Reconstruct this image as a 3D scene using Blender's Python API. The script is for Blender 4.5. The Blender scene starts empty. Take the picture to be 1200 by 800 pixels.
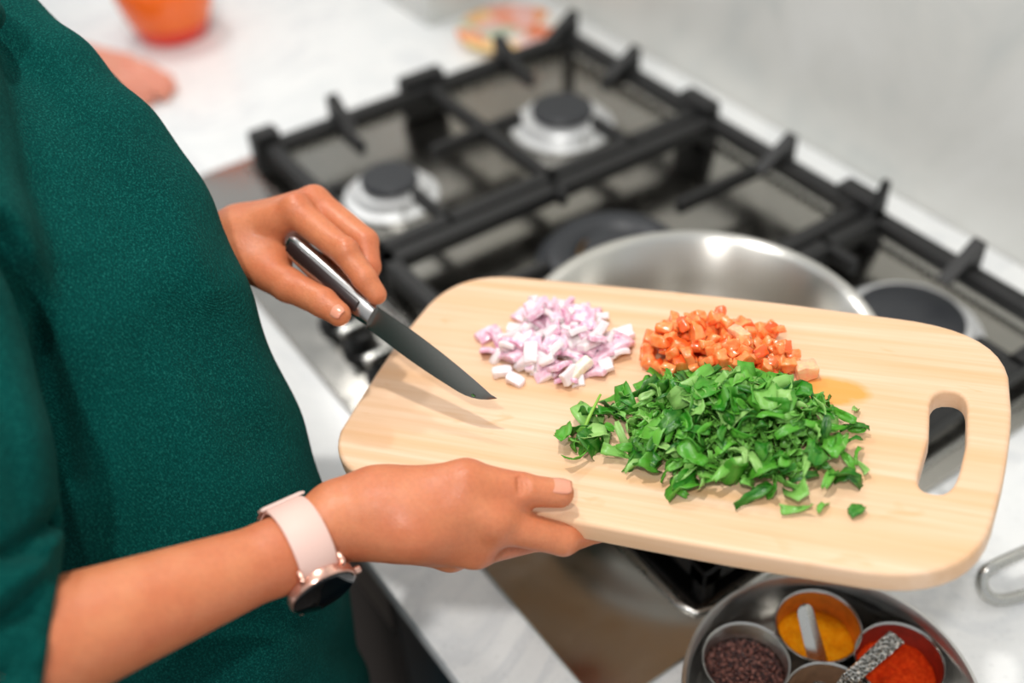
import bpy, bmesh, math, random
import numpy as np
from mathutils import Vector, Matrix, noise as mnoise

random.seed(7)
rng = np.random.default_rng(7)
scene = bpy.context.scene
C = scene.collection

# ------------------------------------------------------------------ camera
# metres; x along the worktop (to the cook's right), y towards the wall, z up, worktop surface at z = 0
CAM = np.array([1.105, -0.8212, 0.7257])
YAW, PITCH, ROLL, FPX = 0.9987, 0.7273, -0.0553, 1303.067
cd = np.array([-math.sin(YAW) * math.cos(PITCH), math.cos(YAW) * math.cos(PITCH), -math.sin(PITCH)])
cr = np.cross(cd, [0, 0, 1]); cr /= np.linalg.norm(cr)
cu = np.cross(cr, cd)
cr, cu = (math.cos(ROLL) * cr + math.sin(ROLL) * cu, -math.sin(ROLL) * cr + math.cos(ROLL) * cu)
cam_data = bpy.data.cameras.new('camera')
cam = bpy.data.objects.new('camera', cam_data); C.objects.link(cam)
cam.matrix_world = Matrix([[cr[0], cu[0], -cd[0], CAM[0]], [cr[1], cu[1], -cd[1], CAM[1]], [cr[2], cu[2], -cd[2], CAM[2]], [0, 0, 0, 1]])
cam_data.sensor_width = 36.0
cam_data.lens = FPX / 1200 * 36.0
cam_data.clip_start = 0.02
cam_data.dof.use_dof = True
cam_data.dof.focus_distance = 0.685
cam_data.dof.aperture_fstop = 2.35
scene.camera = cam

# ------------------------------------------------------------------ light
world = bpy.data.worlds.new('world'); scene.world = world
world.use_nodes = True
world.node_tree.nodes['Background'].inputs[0].default_value = (0.95, 0.98, 1.0, 1)
world.node_tree.nodes['Background'].inputs[1].default_value = 0.66


def lamp(name, loc, target, size, power, col=(1, 1, 1)):
    d = bpy.data.lights.new(name, 'AREA'); d.shape = 'DISK'; d.size = size; d.energy = power; d.color = col
    o = bpy.data.objects.new(name, d); C.objects.link(o)
    o.location = loc
    o.rotation_euler = (Vector(target) - Vector(loc)).to_track_quat('-Z', 'Y').to_euler()
    return o


lamp('ceiling_lamp_key', (0.43, -0.63, 1.60), (0.72, -0.48, 0.2), 0.07, 10, (1.0, 0.965, 0.92))
lamp('ceiling_lamp_near', (1.28, -1.20, 1.58), (0.72, -0.48, 0.2), 0.09, 10.5, (1.0, 0.97, 0.94))
lamp('ceiling_lamp_far', (-0.75, -0.40, 1.62), (-0.55, -0.25, 0.0), 0.12, 8, (1.0, 0.98, 0.95))

vs = scene.view_settings
vs.view_transform = 'Standard'; vs.look = 'None'; vs.gamma = 1.0; vs.use_curve_mapping = False
vs.exposure = 0.0


# ------------------------------------------------------------------ helpers
def lin(c):
    return tuple(((v / 12.92) if v <= 0.04045 else ((v + 0.055) / 1.055) ** 2.4) for v in [x / 255 for x in c]) + (1.0,)


class MatB:
    """small node-material builder"""
    def __init__(s, name, rgb, rough=0.5, metal=0.0, spec=0.5):
        s.m = bpy.data.materials.new(name); s.m.use_nodes = True
        s.nt = s.m.node_tree; s.b = s.nt.nodes['Principled BSDF']
        s.b.inputs['Base Color'].default_value = lin(rgb)
        s.b.inputs['Roughness'].default_value = rough
        s.b.inputs['Metallic'].default_value = metal
        s.b.inputs['Specular IOR Level'].default_value = spec
        s.tc = s.nt.nodes.new('ShaderNodeTexCoord')

    def coord(s, scale=(1, 1, 1), kind='Object', rot=(0, 0, 0)):
        mp = s.nt.nodes.new('ShaderNodeMapping'); mp.inputs['Scale'].default_value = scale
        mp.inputs['Rotation'].default_value = rot
        s.nt.links.new(s.tc.outputs[kind], mp.inputs[0]); return mp.outputs[0]

    def noise(s, vec, scale, detail=3, rough=0.55, dist=0):
        n = s.nt.nodes.new('ShaderNodeTexNoise'); n.inputs['Scale'].default_value = scale
        n.inputs['Detail'].default_value = detail; n.inputs['Roughness'].default_value = rough
        n.inputs['Distortion'].default_value = dist
        s.nt.links.new(vec, n.inputs['Vector']); return n.outputs['Fac']

    def ramp(s, fac, stops):
        r = s.nt.nodes.new('ShaderNodeValToRGB'); e = r.color_ramp.elements
        while len(e) < len(stops): e.new(0.5)
        for k, (p, c) in enumerate(stops):
            e[k].position = p; e[k].color = lin(c) if isinstance(c, tuple) else (c, c, c, 1)
        s.nt.links.new(fac, r.inputs[0]); return r.outputs[0]

    def mix(s, fac, a, b, blend='MIX'):
        m = s.nt.nodes.new('ShaderNodeMix'); m.data_type = 'RGBA'; m.blend_type = blend
        for sock, v in ((m.inputs[0], fac), (m.inputs[6], a), (m.inputs[7], b)):
            if isinstance(v, (int, float)): sock.default_value = v
            elif isinstance(v, tuple): sock.default_value = lin(v)
            else: s.nt.links.new(v, sock)
        return m.outputs[2]

    def color(s, sock): s.nt.links.new(sock, s.b.inputs['Base Color']); return s

    def roughness(s, sock): s.nt.links.new(sock, s.b.inputs['Roughness']); return s

    def bump(s, height, strength=0.3, dist=0.001):
        b = s.nt.nodes.new('ShaderNodeBump'); b.inputs['Strength'].default_value = strength
        b.inputs['Distance'].default_value = dist
        s.nt.links.new(height, b.inputs['Height'])
        s.nt.links.new(b.outputs[0], s.b.inputs['Normal']); return s

    def rand(s):
        return s.nt.nodes.new('ShaderNodeObjectInfo').outputs['Random']

    def sss(s, w, radius, scale=0.01):
        s.b.inputs['Subsurface Weight'].default_value = w
        s.b.inputs['Subsurface Radius'].default_value = radius
        s.b.inputs['Subsurface Scale'].default_value = scale; return s


def obj_from(name, me, mats, parent=None, smooth=True):
    o = bpy.data.objects.new(name, me); C.objects.link(o)
    for m in (mats if isinstance(mats, (list, tuple)) else [mats]): me.materials.append(m)
    if smooth:
        me.polygons.foreach_set('use_smooth', [True] * len(me.polygons))
    if parent is not None:
        o.parent = parent
        o.matrix_parent_inverse = Matrix.Translation(-parent.location)
    return o


def obj_bm(name, bm, mats, parent=None, smooth=True, sharp=None):
    bmesh.ops.recalc_face_normals(bm, faces=bm.faces)
    me = bpy.data.meshes.new(name); bm.to_mesh(me); bm.free()
    o = obj_from(name, me, mats, parent, smooth)
    if smooth and sharp: me.set_sharp_from_angle(angle=math.radians(sharp))
    return o


def tag(o, label=None, cat=None, group=None, kind=None):
    if label: o['label'] = label
    if cat: o['category'] = cat
    if group: o['group'] = group
    if kind: o['kind'] = kind
    return o


def thing(name, loc, label, cat, group=None):
    o = bpy.data.objects.new(name, None); o.empty_display_size = 0.03
    C.objects.link(o); o.location = loc
    return tag(o, label, cat, group)


def bm_box(bm, lo, hi, bev=0.0, seg=2, M=None):
    lo = Vector(lo); hi = Vector(hi)
    r = bmesh.ops.create_cube(bm, size=1.0)
    vs_ = r['verts']
    for v in vs_:
        v.co = Vector([lo[i] + (v.co[i] + 0.5) * (hi[i] - lo[i]) for i in range(3)])
    if bev > 0:
        es = list({e for v in vs_ for e in v.link_edges})
        nv = set(bm.verts)
        rr = bmesh.ops.bevel(bm, geom=es, offset=bev, segments=seg, affect='EDGES', profile=0.5)
        vs_ = list({v for v in rr['verts']} | {v for v in vs_ if v.is_valid})
        if M:
            allv = set()
            stack = list(vs_)
            while stack:
                v = stack.pop()
                if v in allv: continue
                allv.add(v); stack.extend(e.other_vert(v) for e in v.link_edges)
            vs_ = list(allv)
    if M:
        for v in vs_: v.co = M @ v.co
    return vs_


def bm_lathe(bm, prof, center=(0, 0, 0), n=48, cap0=True, cap1=True, M=None):
    rings = []
    cx, cy, cz = center
    for r, z in prof:
        ring = []
        for k in range(n):
            a = 2 * math.pi * k / n
            p = Vector((cx + r * math.cos(a), cy + r * math.sin(a), cz + z))
            if M: p = M @ p
            ring.append(bm.verts.new(p))
        rings.append(ring)
    fs = []
    for a, b in zip(rings[:-1], rings[1:]):
        for k in range(n):
            fs.append(bm.faces.new((a[k], a[(k + 1) % n], b[(k + 1) % n], b[k])))
    if cap0 and prof[0][0] > 1e-6: bm.faces.new(rings[0][::-1])
    if cap1 and prof[-1][0] > 1e-6: bm.faces.new(rings[-1])
    return fs


def bm_tube(bm, pts, rad, n=10, caps=True):
    pts = [Vector(p) for p in pts]
    rads = rad if isinstance(rad, (list, tuple)) else [rad] * len(pts)
    up = Vector((0, 0, 1)); prev = None; rings = []
    for i, p in enumerate(pts):
        t = (pts[min(i + 1, len(pts) - 1)] - pts[max(i - 1, 0)]).normalized()
        if prev is None:
            a = t.cross(up)
            if a.length < 1e-3: a = t.cross(Vector((1, 0, 0)))
        else:
            a = prev - t * prev.dot(t)
        a.normalize(); prev = a; b = t.cross(a)
        rings.append([bm.verts.new(p + (a * math.cos(2 * math.pi * k / n) + b * math.sin(2 * math.pi * k / n)) * rads[i]) for k in range(n)])
    for a, b in zip(rings[:-1], rings[1:]):
        for k in range(n):
            bm.faces.new((a[k], a[(k + 1) % n], b[(k + 1) % n], b[k]))
    if caps:
        bm.faces.new(rings[0][::-1]); bm.faces.new(rings[-1])


def V3(px, py, t):
    """a point of the place given by the line of sight it was measured on and its distance along the optical axis"""
    v = cd + ((px - 600) * cr + (400 - py) * cu) / FPX
    return CAM + v * t


# ---------------------------------------------------------------- implicit surfaces for bodies and cloth
class Field:
    def __init__(s, lo, hi, h):
        s.lo = np.array(lo, float); s.h = h
        s.n = np.ceil((np.array(hi, float) - s.lo) / h).astype(int) + 1
        s.F = np.full(s.n, 0.5, np.float32)

    def box(s, lo, hi):
        a = np.clip(np.floor((np.array(lo) - s.lo) / s.h).astype(int), 0, s.n)
        b = np.clip(np.ceil((np.array(hi) - s.lo) / s.h).astype(int) + 1, 0, s.n)
        if np.any(b <= a): return None, None
        g = np.meshgrid(*[(s.lo[i] + s.h * np.arange(a[i], b[i])).astype(np.float32) for i in range(3)], indexing='ij', sparse=True)
        return (slice(a[0], b[0]), slice(a[1], b[1]), slice(a[2], b[2])), g

    def blend(s, sl, D, k):
        F = s.F[sl]
        if k > 0:
            h = np.maximum(k - np.abs(F - D), 0)
            s.F[sl] = np.minimum(F, D) - h * h / (4 * k)
        else:
            s.F[sl] = np.minimum(F, D)

    def cone(s, a, b, ra, rb, k=0.004, cut=False):
        a = np.array(a, float); b = np.array(b, float)
        pad = max(ra, rb) + k + 4 * s.h
        sl, g = s.box(np.minimum(a, b) - pad, np.maximum(a, b) + pad)
        if sl is None: return
        ab = b - a; L2 = max(ab @ ab, 1e-12)
        q = [g[i] - a[i] for i in range(3)]
        t = np.clip((q[0] * ab[0] + q[1] * ab[1] + q[2] * ab[2]) / L2, 0, 1)
        D = np.sqrt(sum((q[i] - t * ab[i]) ** 2 for i in range(3))) - (ra + t * (rb - ra))
        if cut:
            F = s.F[sl]; D = -D
            h = np.maximum(k - np.abs(F - D), 0)
            s.F[sl] = np.maximum(F, D) + h * h / (4 * k)
        else:
            s.blend(sl, D, k)

    def chain(s, pts, rads, k=0.004):
        for i in range(len(pts) - 1): s.cone(pts[i], pts[i + 1], rads[i], rads[i + 1], k)

    def ell(s, c, r, k=0.01, R=None):
        c = np.array(c, float); r = np.array(r, float); pad = r.max() + k + 4 * s.h
        sl, g = s.box(c - pad, c + pad)
        if sl is None: return
        q = [g[i] - c[i] for i in range(3)]
        if R is not None: q = [sum(R[j][i] * q[j] for j in range(3)) for i in range(3)]
        D = (np.sqrt(sum((q[i] / r[i]) ** 2 for i in range(3))) - 1) * r.min()
        s.blend(sl, D, k)

    def loft(s, secs, k=0.02):
        """stack of horizontal ellipses (z, cx, cy, a, b)"""
        S = np.array(sorted(secs)); z = S[:, 0]; pad = k + 4 * s.h
        lo = [min(S[:, 1] - S[:, 3]) - pad, min(S[:, 2] - S[:, 4]) - pad, z[0]]
        hi = [max(S[:, 1] + S[:, 3]) + pad, max(S[:, 2] + S[:, 4]) + pad, z[-1]]
        sl, g = s.box(lo, hi)
        if sl is None: return
        zz = g[2].ravel()
        # smooth interpolation of the sections
        f = [np.interp(zz, z, S[:, i]) for i in range(1, 5)]
        w = 0.02
        f = [sum(np.interp(zz + o * w, z, S[:, i]) for o in (-1, -0.5, 0, 0.5, 1)) / 5 for i in range(1, 5)]
        cx, cy, a, b = [v.reshape(1, 1, -1).astype(np.float32) for v in f]
        D = (np.sqrt(((g[0] - cx) / a) ** 2 + ((g[1] - cy) / b) ** 2) - 1) * np.minimum(a, b)
        s.blend(sl, D, k)

    def displace(s, fn, band=0.03):
        m = np.abs(s.F) < band
        i = np.argwhere(m)
        P = s.lo + i * s.h
        s.F[m] += fn(P).astype(np.float32)

    def mesh(s, name):
        F = s.F; S = F < 0
        n = np.array(F.shape) - 1
        def cor(o): return (slice(o[0], o[0] + n[0]), slice(o[1], o[1] + n[1]), slice(o[2], o[2] + n[2]))
        offs = [(i, j, k) for i in (0, 1) for j in (0, 1) for k in (0, 1)]
        cnt = np.zeros(n, np.int8)
        for o in offs: cnt += S[cor(o)]
        cells = np.argwhere((cnt > 0) & (cnt < 8))
        idx = np.full(n, -1, np.int32); idx[tuple(cells.T)] = np.arange(len(cells))
        vals = {o: F[tuple((cells + np.array(o)).T)] for o in offs}
        acc = np.zeros((len(cells), 3)); num = np.zeros(len(cells))
        for o in offs:
            for ax in range(3):
                if o[ax] == 0:
                    o2 = list(o); o2[ax] = 1; o2 = tuple(o2)
                    A, B = vals[o], vals[o2]
                    m = (A < 0) != (B < 0)
                    t = A[m] / (A[m] - B[m])
                    p = np.tile(np.array(o, float), (m.sum(), 1)); p[:, ax] = t
                    acc[m] += p; num[m] += 1
        verts = s.lo + (cells + acc / num[:, None]) * s.h
        faces = []
        for ax in range(3):
            u, v = (ax + 1) % 3, (ax + 2) % 3
            sa = [slice(None)] * 3; sb = [slice(None)] * 3
            sa[ax] = slice(0, -1); sb[ax] = slice(1, None)
            A = S[tuple(sa)]; B = S[tuple(sb)]
            e = np.argwhere(A != B)
            e = e[(e[:, u] > 0) & (e[:, v] > 0) & (e[:, u] < n[u]) & (e[:, v] < n[v])]
            flip = A[tuple(e.T)]
            du = np.zeros(3, int); du[u] = 1; dv = np.zeros(3, int); dv[v] = 1
            q = np.stack([idx[tuple((e - du - dv).T)], idx[tuple((e - dv).T)], idx[tuple(e.T)], idx[tuple((e - du).T)]], 1)
            q[~flip] = q[~flip][:, ::-1]
            faces.append(q)
        faces = np.concatenate(faces)
        return verts, faces


def relax(verts, faces, it=2, lam=0.5):
    e = np.concatenate([faces[:, [0, 1]], faces[:, [1, 2]], faces[:, [2, 3]], faces[:, [3, 0]]])
    for _ in range(it):
        acc = np.zeros_like(verts); num = np.zeros(len(verts))
        for a, b in ((0, 1), (1, 0)):
            for d in range(3): acc[:, d] += np.bincount(e[:, a], weights=verts[e[:, b], d], minlength=len(verts))
            num += np.bincount(e[:, a], minlength=len(verts))
        verts = verts * (1 - lam) + lam * acc / np.maximum(num, 1)[:, None]
    return verts


def quads_obj(name, parts, mats, parent=None):
    vs_, fs_ = [], []; o = 0
    for v, f in parts:
        vs_.append(v); fs_.append(f + o); o += len(v)
    v = np.concatenate(vs_); f = np.concatenate(fs_)
    me = bpy.data.meshes.new(name)
    me.vertices.add(len(v)); me.vertices.foreach_set('co', v.astype(np.float32).ravel())
    me.loops.add(f.size); me.loops.foreach_set('vertex_index', f.astype(np.int32).ravel())
    me.polygons.add(len(f)); me.polygons.foreach_set('loop_start', np.arange(0, f.size, 4, dtype=np.int32))
    me.polygons.foreach_set('loop_total', np.full(len(f), 4, np.int32))
    me.update(calc_edges=True); me.validate()
    return obj_from(name, me, mats, parent)


# ------------------------------------------------------------------ materials
def m_quartz():
    b = MatB('white_quartz', (236, 238, 236), 0.22)
    n = b.noise(b.coord(), 6, 6, 0.6, 1.2)
    c = b.ramp(n, [(0.40, (232, 234, 234)), (0.52, (240, 241, 240)), (0.60, (226, 228, 229)), (0.64, (240, 241, 240))])
    s = b.ramp(b.noise(b.coord(), 260, 2), [(0.28, 0.86), (0.40, 1.0)])
    return b.color(b.mix(1.0, c, s, 'MULTIPLY')).m


def m_splash():
    b = MatB('grey_marble', (205, 205, 200), 0.25)
    n = b.noise(b.coord((1, 1, 1.0)), 5.5, 5, 0.6, 0.8)
    b.color(b.ramp(n, [(0.30, (204, 207, 204)), (0.5, (220, 220, 215)), (0.72, (228, 228, 224))]))
    return b.m


def m_steel(name='brushed_steel', rgb=(190, 190, 186), rough=0.28, aniso=None):
    b = MatB(name, rgb, rough, 1.0)
    n = b.noise(b.coord(aniso or (4, 400, 400)), 1.0, 2)
    b.roughness(b.ramp(n, [(0.3, rough * 0.8), (0.7, rough * 1.3)]))
    return b.m


M_QUARTZ = m_quartz(); M_SPLASH = m_splash()
M_HOB = m_steel('hob_steel', (176, 173, 166), 0.18, (45, 45, 45))
M_STEEL = m_steel('polished_steel', (205, 204, 200), 0.14, (30, 30, 300))
M_STEEL2 = m_steel('satin_steel', (196, 195, 190), 0.25, (60, 60, 60))
M_IRON = MatB('black_cast_iron', (26, 26, 26), 0.5)
M_IRON.bump(M_IRON.noise(M_IRON.coord(), 700, 2), 0.25, 0.0006); M_IRON = M_IRON.m
M_CAP = MatB('burner_enamel', (46, 48, 52), 0.42).m
M_ALU = MatB('burner_aluminium', (236, 237, 237), 0.4, 0.6).m
M_BLACKGLASS = MatB('black_griddle', (8, 8, 8), 0.2).m
M_BRASS = MatB('brass', (196, 150, 84), 0.3, 1.0).m
M_KNOB = MatB('black_knob', (20, 20, 20), 0.35).m
M_GREY = MatB('grey_appliance', (104, 100, 98), 0.32, 0.6).m
M_TEAL = MatB('dark_teal_door', (7, 38, 48), 0.4).m
M_FLOOR = MatB('dark_floor', (70, 62, 56), 0.5)
M_FLOOR.color(M_FLOOR.ramp(M_FLOOR.noise(M_FLOOR.coord((2, 30, 1)), 3, 4), [(0.3, (62, 52, 45)), (0.7, (92, 80, 70))])); M_FLOOR = M_FLOOR.m


def m_skin(name, base, red):
    b = MatB(name, base, 0.42, 0, 0.4)
    n = b.noise(b.coord(), 28, 4, 0.6)
    c = b.ramp(n, [(0.32, base), (0.68, red)])
    f = b.ramp(b.noise(b.coord(), 420, 2), [(0.35, 0.93), (0.6, 1.0)])
    b.color(b.mix(1.0, c, f, 'MULTIPLY'))
    wr_ = b.nt.nodes.new('ShaderNodeTexVoronoi'); wr_.inputs['Scale'].default_value = 520; wr_.feature = 'DISTANCE_TO_EDGE'
    b.nt.links.new(b.coord((1, 1, 1)), wr_.inputs[0])
    b.bump(b.mix(0.5, b.noise(b.coord(), 160, 5, 0.65), wr_.outputs[0]), 0.35, 0.0012)
    b.roughness(b.ramp(b.noise(b.coord(), 60, 3), [(0.35, 0.34), (0.65, 0.5)]))
    return b.sss(0.22, (1.0, 0.35, 0.2), 0.006).m


M_SKIN = m_skin('tan_skin', (208, 131, 90), (195, 110, 73))
M_SKIN2 = m_skin('light_skin', (226, 156, 132), (218, 134, 110))
M_NAIL = MatB('fingernail', (226, 152, 124), 0.22, 0, 0.6).sss(0.2, (1, 0.4, 0.3), 0.003).m


def m_wool():
    b = MatB('green_wool', (0, 78, 70), 0.95, 0, 0.08)
    big = b.noise(b.coord(), 14, 3)
    c = b.ramp(big, [(0.3, (0, 50, 47)), (0.7, (0, 69, 64))])
    fz = b.noise(b.coord(), 780, 3, 0.75)
    c2 = b.ramp(fz, [(0.40, (0, 42, 40)), (0.55, (0, 68, 63)), (0.68, (34, 110, 100))])
    b.color(b.mix(0.6, c, c2))
    b.b.inputs['Sheen Weight'].default_value = 0.04
    b.b.inputs['Sheen Roughness'].default_value = 0.5
    b.b.inputs['Sheen Tint'].default_value = lin((120, 200, 185))
    w = b.nt.nodes.new('ShaderNodeTexWave'); w.inputs['Scale'].default_value = 420; w.inputs['Distortion'].default_value = 3.5
    w.inputs['Detail'].default_value = 2; w.bands_direction = 'DIAGONAL'
    b.nt.links.new(b.coord(), w.inputs[0])
    h = b.mix(0.35, fz, w.outputs['Fac'])
    b.bump(h, 0.6, 0.0010)
    return b.m


M_WOOL = m_wool()
M_TROUSER = MatB('dark_trousers', (16, 30, 34), 0.8).m
M_HAIR = MatB('dark_hair', (26, 17, 12), 0.45).m
M_EYE = MatB('eye', (40, 28, 20), 0.1).m
M_SHOE = MatB('shoe', (40, 38, 36), 0.6).m
M_GREYKNIT = MatB('grey_knit', (120, 122, 128), 0.85).m

# ------------------------------------------------------------------ the setting
bm = bmesh.new(); bm_box(bm, (-2.6, -3.0, -0.95), (2.6, 0.12, -0.90))
tag(obj_bm('floor', bm, M_FLOOR, smooth=False), kind='structure')
bm = bmesh.new(); bm_box(bm, (-2.6, 0.107, -0.90), (2.6, 0.20, 1.7))
tag(obj_bm('wall_back', bm, M_SPLASH, smooth=False), kind='structure')
bm = bmesh.new(); bm_box(bm, (-1.6, -0.085, 0.0005), (-0.215, 0.105, 1.7), 0.004)
tag(obj_bm('wall_left', bm, M_SPLASH, smooth=True, sharp=30), kind='structure')

# worktop and cupboards
bm = bmesh.new(); bm_box(bm, (-1.9, -0.625, -0.02), (1.8, 0.105, 0.0), 0.0018)
wt = obj_bm('worktop', bm, M_QUARTZ, sharp=30)
tag(wt, 'long white quartz worktop carrying the hob, the spice tin and the orange bowl', 'worktop')


def cupboard(x0, x1, mat, label, cat, name='base_cabinet', grp=None):
    r = thing(name, ((x0 + x1) / 2, -0.3, -0.9), label, cat, grp)
    b = bmesh.new(); bm_box(b, (x0 + 0.001, -0.58, -0.80), (x1 - 0.001, 0.10, -0.0215), 0.001)
    obj_bm('carcass', b, mat, r, sharp=30)
    b = bmesh.new(); bm_box(b, (x0 + 0.05, -0.54, -0.899), (x1 - 0.05, 0.05, -0.80))
    obj_bm('plinth', b, mat, r, smooth=False)
    b = bmesh.new(); bm_box(b, (x0 + 0.002, -0.602, -0.795), (x1 - 0.002, -0.581, -0.028), 0.002)
    d = obj_bm('door', b, mat, r, sharp=30)
    b = bmesh.new(); bm_tube(b, [(x1 - 0.06, -0.602, -0.10), (x1 - 0.06, -0.63, -0.10), (x1 - 0.06, -0.63, -0.26), (x1 - 0.06, -0.602, -0.26)], 0.005)
    obj_bm('handle', b, M_STEEL2, d)
    return r


cupboard(-0.60, -0.06, M_TEAL, 'dark teal base cabinet left of the oven, under the far worktop', 'cabinet')
cupboard(0.545, 1.15, M_TEAL, 'dark teal base cabinet under the worktop edge below the holding hand', 'cabinet')
ov = thing('oven', (0.24, -0.3, -0.9), 'grey built-in oven under the hob, just behind the green sweater hem', 'oven')
bm = bmesh.new(); bm_box(bm, (-0.055, -0.58, -0.898), (0.54, 0.10, -0.0215), 0.001); obj_bm('carcass', bm, M_GREY, ov, sharp=30)
bm = bmesh.new(); bm_box(bm, (-0.053, -0.604, -0.80), (0.538, -0.581, -0.16), 0.002); od = obj_bm('door', bm, M_GREY, ov, sharp=30)
bm = bmesh.new(); bm_tube(bm, [(0.0, -0.603, -0.2), (0.0, -0.635, -0.2), (0.36, -0.635, -0.2), (0.36, -0.603, -0.2)], 0.007); obj_bm('handle', bm, M_STEEL2, od)
bm = bmesh.new(); bm_box(bm, (-0.053, -0.604, -0.155), (0.538, -0.581, -0.028), 0.002); obj_bm('control_panel', bm, M_GREY, ov, sharp=30)

# ------------------------------------------------------------------ gas hob
HX0, HX1, HY0, HY1 = -0.048, 0.788, -0.556, 0.03
hob = thing('gas_hob', (0.37, -0.26, 0.0), 'stainless steel gas hob with black cast iron pan supports set in the white worktop', 'hob')
bm = bmesh.new(); bm_box(bm, (HX0, HY0, 0.0006), (HX1, HY1, 0.006), 0.0022)
obj_bm('base_plate', bm, M_HOB, hob, sharp=40)
# pressed ridge between the control strip and the burner field
bm = bmesh.new()
bm_tube(bm, [(HX0 + 0.02, HY1 - 0.015, 0.0065), (HX0 + 0.02, -0.455, 0.0065), (0.75, -0.455, 0.0065), (0.764, -0.450, 0.0065), (0.769, -0.437, 0.0065), (0.769, HY1 - 0.015, 0.0065), (HX0 + 0.02, HY1 - 0.015, 0.0065)], 0.0035, 8)
obj_bm('ridge', bm, M_STEEL2, hob)
bm = bmesh.new(); bm_box(bm, (0.545, -0.450, 0.0062), (0.764, -0.290, 0.009), 0.002)
obj_bm('griddle_plate', bm, M_BLACKGLASS, hob, sharp=40)


def burner(x, y, r_alu, r_cap, cap_h=0.030, ring=True):
    b = bmesh.new()
    bm_lathe(b, [(r_alu + 0.012, 0.0062), (r_alu + 0.012, 0.0085), (r_alu, 0.010), (r_alu, 0.019), (r_alu * 0.95, 0.0225), (r_cap * 0.93, 0.0235), (r_cap * 0.9, cap_h - 0.009)], (x, y, 0), 48)
    o = obj_bm('burner', b, M_ALU, hob, sharp=35)
    b = bmesh.new()
    bm_lathe(b, [(r_cap * 0.94, cap_h - 0.0095), (r_cap, cap_h - 0.008), (r_cap, cap_h - 0.002), (r_cap * 0.94, cap_h), (0.0005, cap_h + 0.0006)], (x, y, 0), 40)
    obj_bm('burner_cap', b, M_CAP, o, sharp=35)
    b = bmesh.new()
    bm_tube(b, [(x + r_alu + 0.006, y - 0.012, 0.006), (x + r_alu + 0.006, y - 0.012, 0.022)], 0.002, 8)
    obj_bm('igniter', b, M_STEEL2, o)
    return o


burner(0.135, -0.350, 0.043, 0.033, 0.034)
burner(0.135, -0.105, 0.052, 0.038, 0.034)
burner(0.645, -0.075, 0.060, 0.052, 0.026)
# wok burner: double ring of dark iron with brass jets
bm = bmesh.new()
bm_lathe(bm, [(0.082, 0.0062), (0.082, 0.010), (0.072, 0.013), (0.070, 0.024), (0.060, 0.028), (0.046, 0.024), (0.040, 0.017), (0.034, 0.017), (0.030, 0.030), (0.0005, 0.032)], (0.390, -0.228, 0), 56)
wb = obj_bm('wok_burner', bm, M_CAP, hob, sharp=40)
bm = bmesh.new(); bm_lathe(bm, [(0.036, 0.0175), (0.0385, 0.0195), (0.0355, 0.0195)], (0.390, -0.228, 0), 40, False, False); obj_bm('brass_ring', bm, M_BRASS, wb)

GT = 0.050      # top of the pan supports


def bar(bm, p, q, w=0.014, z0=None, z1=GT, bev=0.002):
    """straight cast bar from p to q (xy), width w"""
    p = Vector(p); q = Vector(q); d = q - p; L = d.length; a = math.atan2(d.y, d.x)
    M = Matrix.Translation((p.x, p.y, 0)) @ Matrix.Rotation(a, 4, 'Z')
    bm_box(bm, (0, -w / 2, z1 - 0.018 if z0 is None else z0), (L, w / 2, z1), bev, 1, M)


def spike(bm, x, y, dx, dy, h=0.026, L=0.042, w=0.014):
    """triangular lug standing on the frame, steep side outwards"""
    d = Vector((dx, dy)).normalized(); n = Vector((-d.y, d.x))
    o = Vector((x, y))
    prof = [(-L, GT - 0.002), (0.006, GT - 0.002), (0.006, GT + h), (0.001, GT + h)]
    vs1 = [bm.verts.new((*(o + d * s - n * w / 2), z)) for s, z in prof]
    vs2 = [bm.verts.new((*(o + d * s + n * w / 2), z)) for s, z in prof]
    bm.faces.new(vs1); bm.faces.new(vs2[::-1])
    for i in range(4): bm.faces.new((vs1[i], vs2[i], vs2[(i + 1) % 4], vs1[(i + 1) % 4]))


def corner_block(bm, x, y, wx, wy, h=0.013):
    bm_box(bm, (x - wx / 2, y - wy / 2, 0.0075), (x + wx / 2, y + wy / 2, GT + h), 0.003, 1)


def support(x0, x1, y0, y1, centers, spikes, blocks, cross=True):
    b = bmesh.new()
    w = 0.018
    bar(b, (x0, y0 + w / 2), (x1, y0 + w / 2), w); bar(b, (x0, y1 - w / 2), (x1, y1 - w / 2), w)
    bar(b, (x0 + w / 2, y0), (x0 + w / 2, y1), w); bar(b, (x1 - w / 2, y0), (x1 - w / 2, y1), w)
    if cross: bar(b, (x0, (y0 + y1) / 2), (x1, (y0 + y1) / 2), 0.014)
    for cx, cy, r in centers:
        for dx, dy in ((1, 0), (-1, 0), (0, 1), (0, -1)):
            if dx: ex = x1 if dx > 0 else x0; ey = cy
            else:
                ex = cx
                ey = (y1 if dy > 0 else y0) if not cross else None
                if ey is None:
                    mid = (y0 + y1) / 2
                    ey = (y1 if cy > mid else mid) if dy > 0 else (mid if cy > mid else y0)
            s = Vector((cx + dx * r, cy + dy * r)); e = Vector((ex, ey))
            if (e - s).length > 0.01 and (e - Vector((cx, cy))).length > r: bar(b, s, e, 0.010)
    for s_ in spikes: spike(b, *s_)
    for k in blocks: corner_block(b, *k)
    for fx in (x0 + 0.01, x1 - 0.01):
        for fy in (y0 + 0.01, y1 - 0.01):
            bm_box(b, (fx - 0.006, fy - 0.006, 0.0065), (fx + 0.006, fy + 0.006, GT - 0.01), 0.001, 1)
    return obj_bm('pan_support', b, M_IRON, hob, smooth=False)


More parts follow.
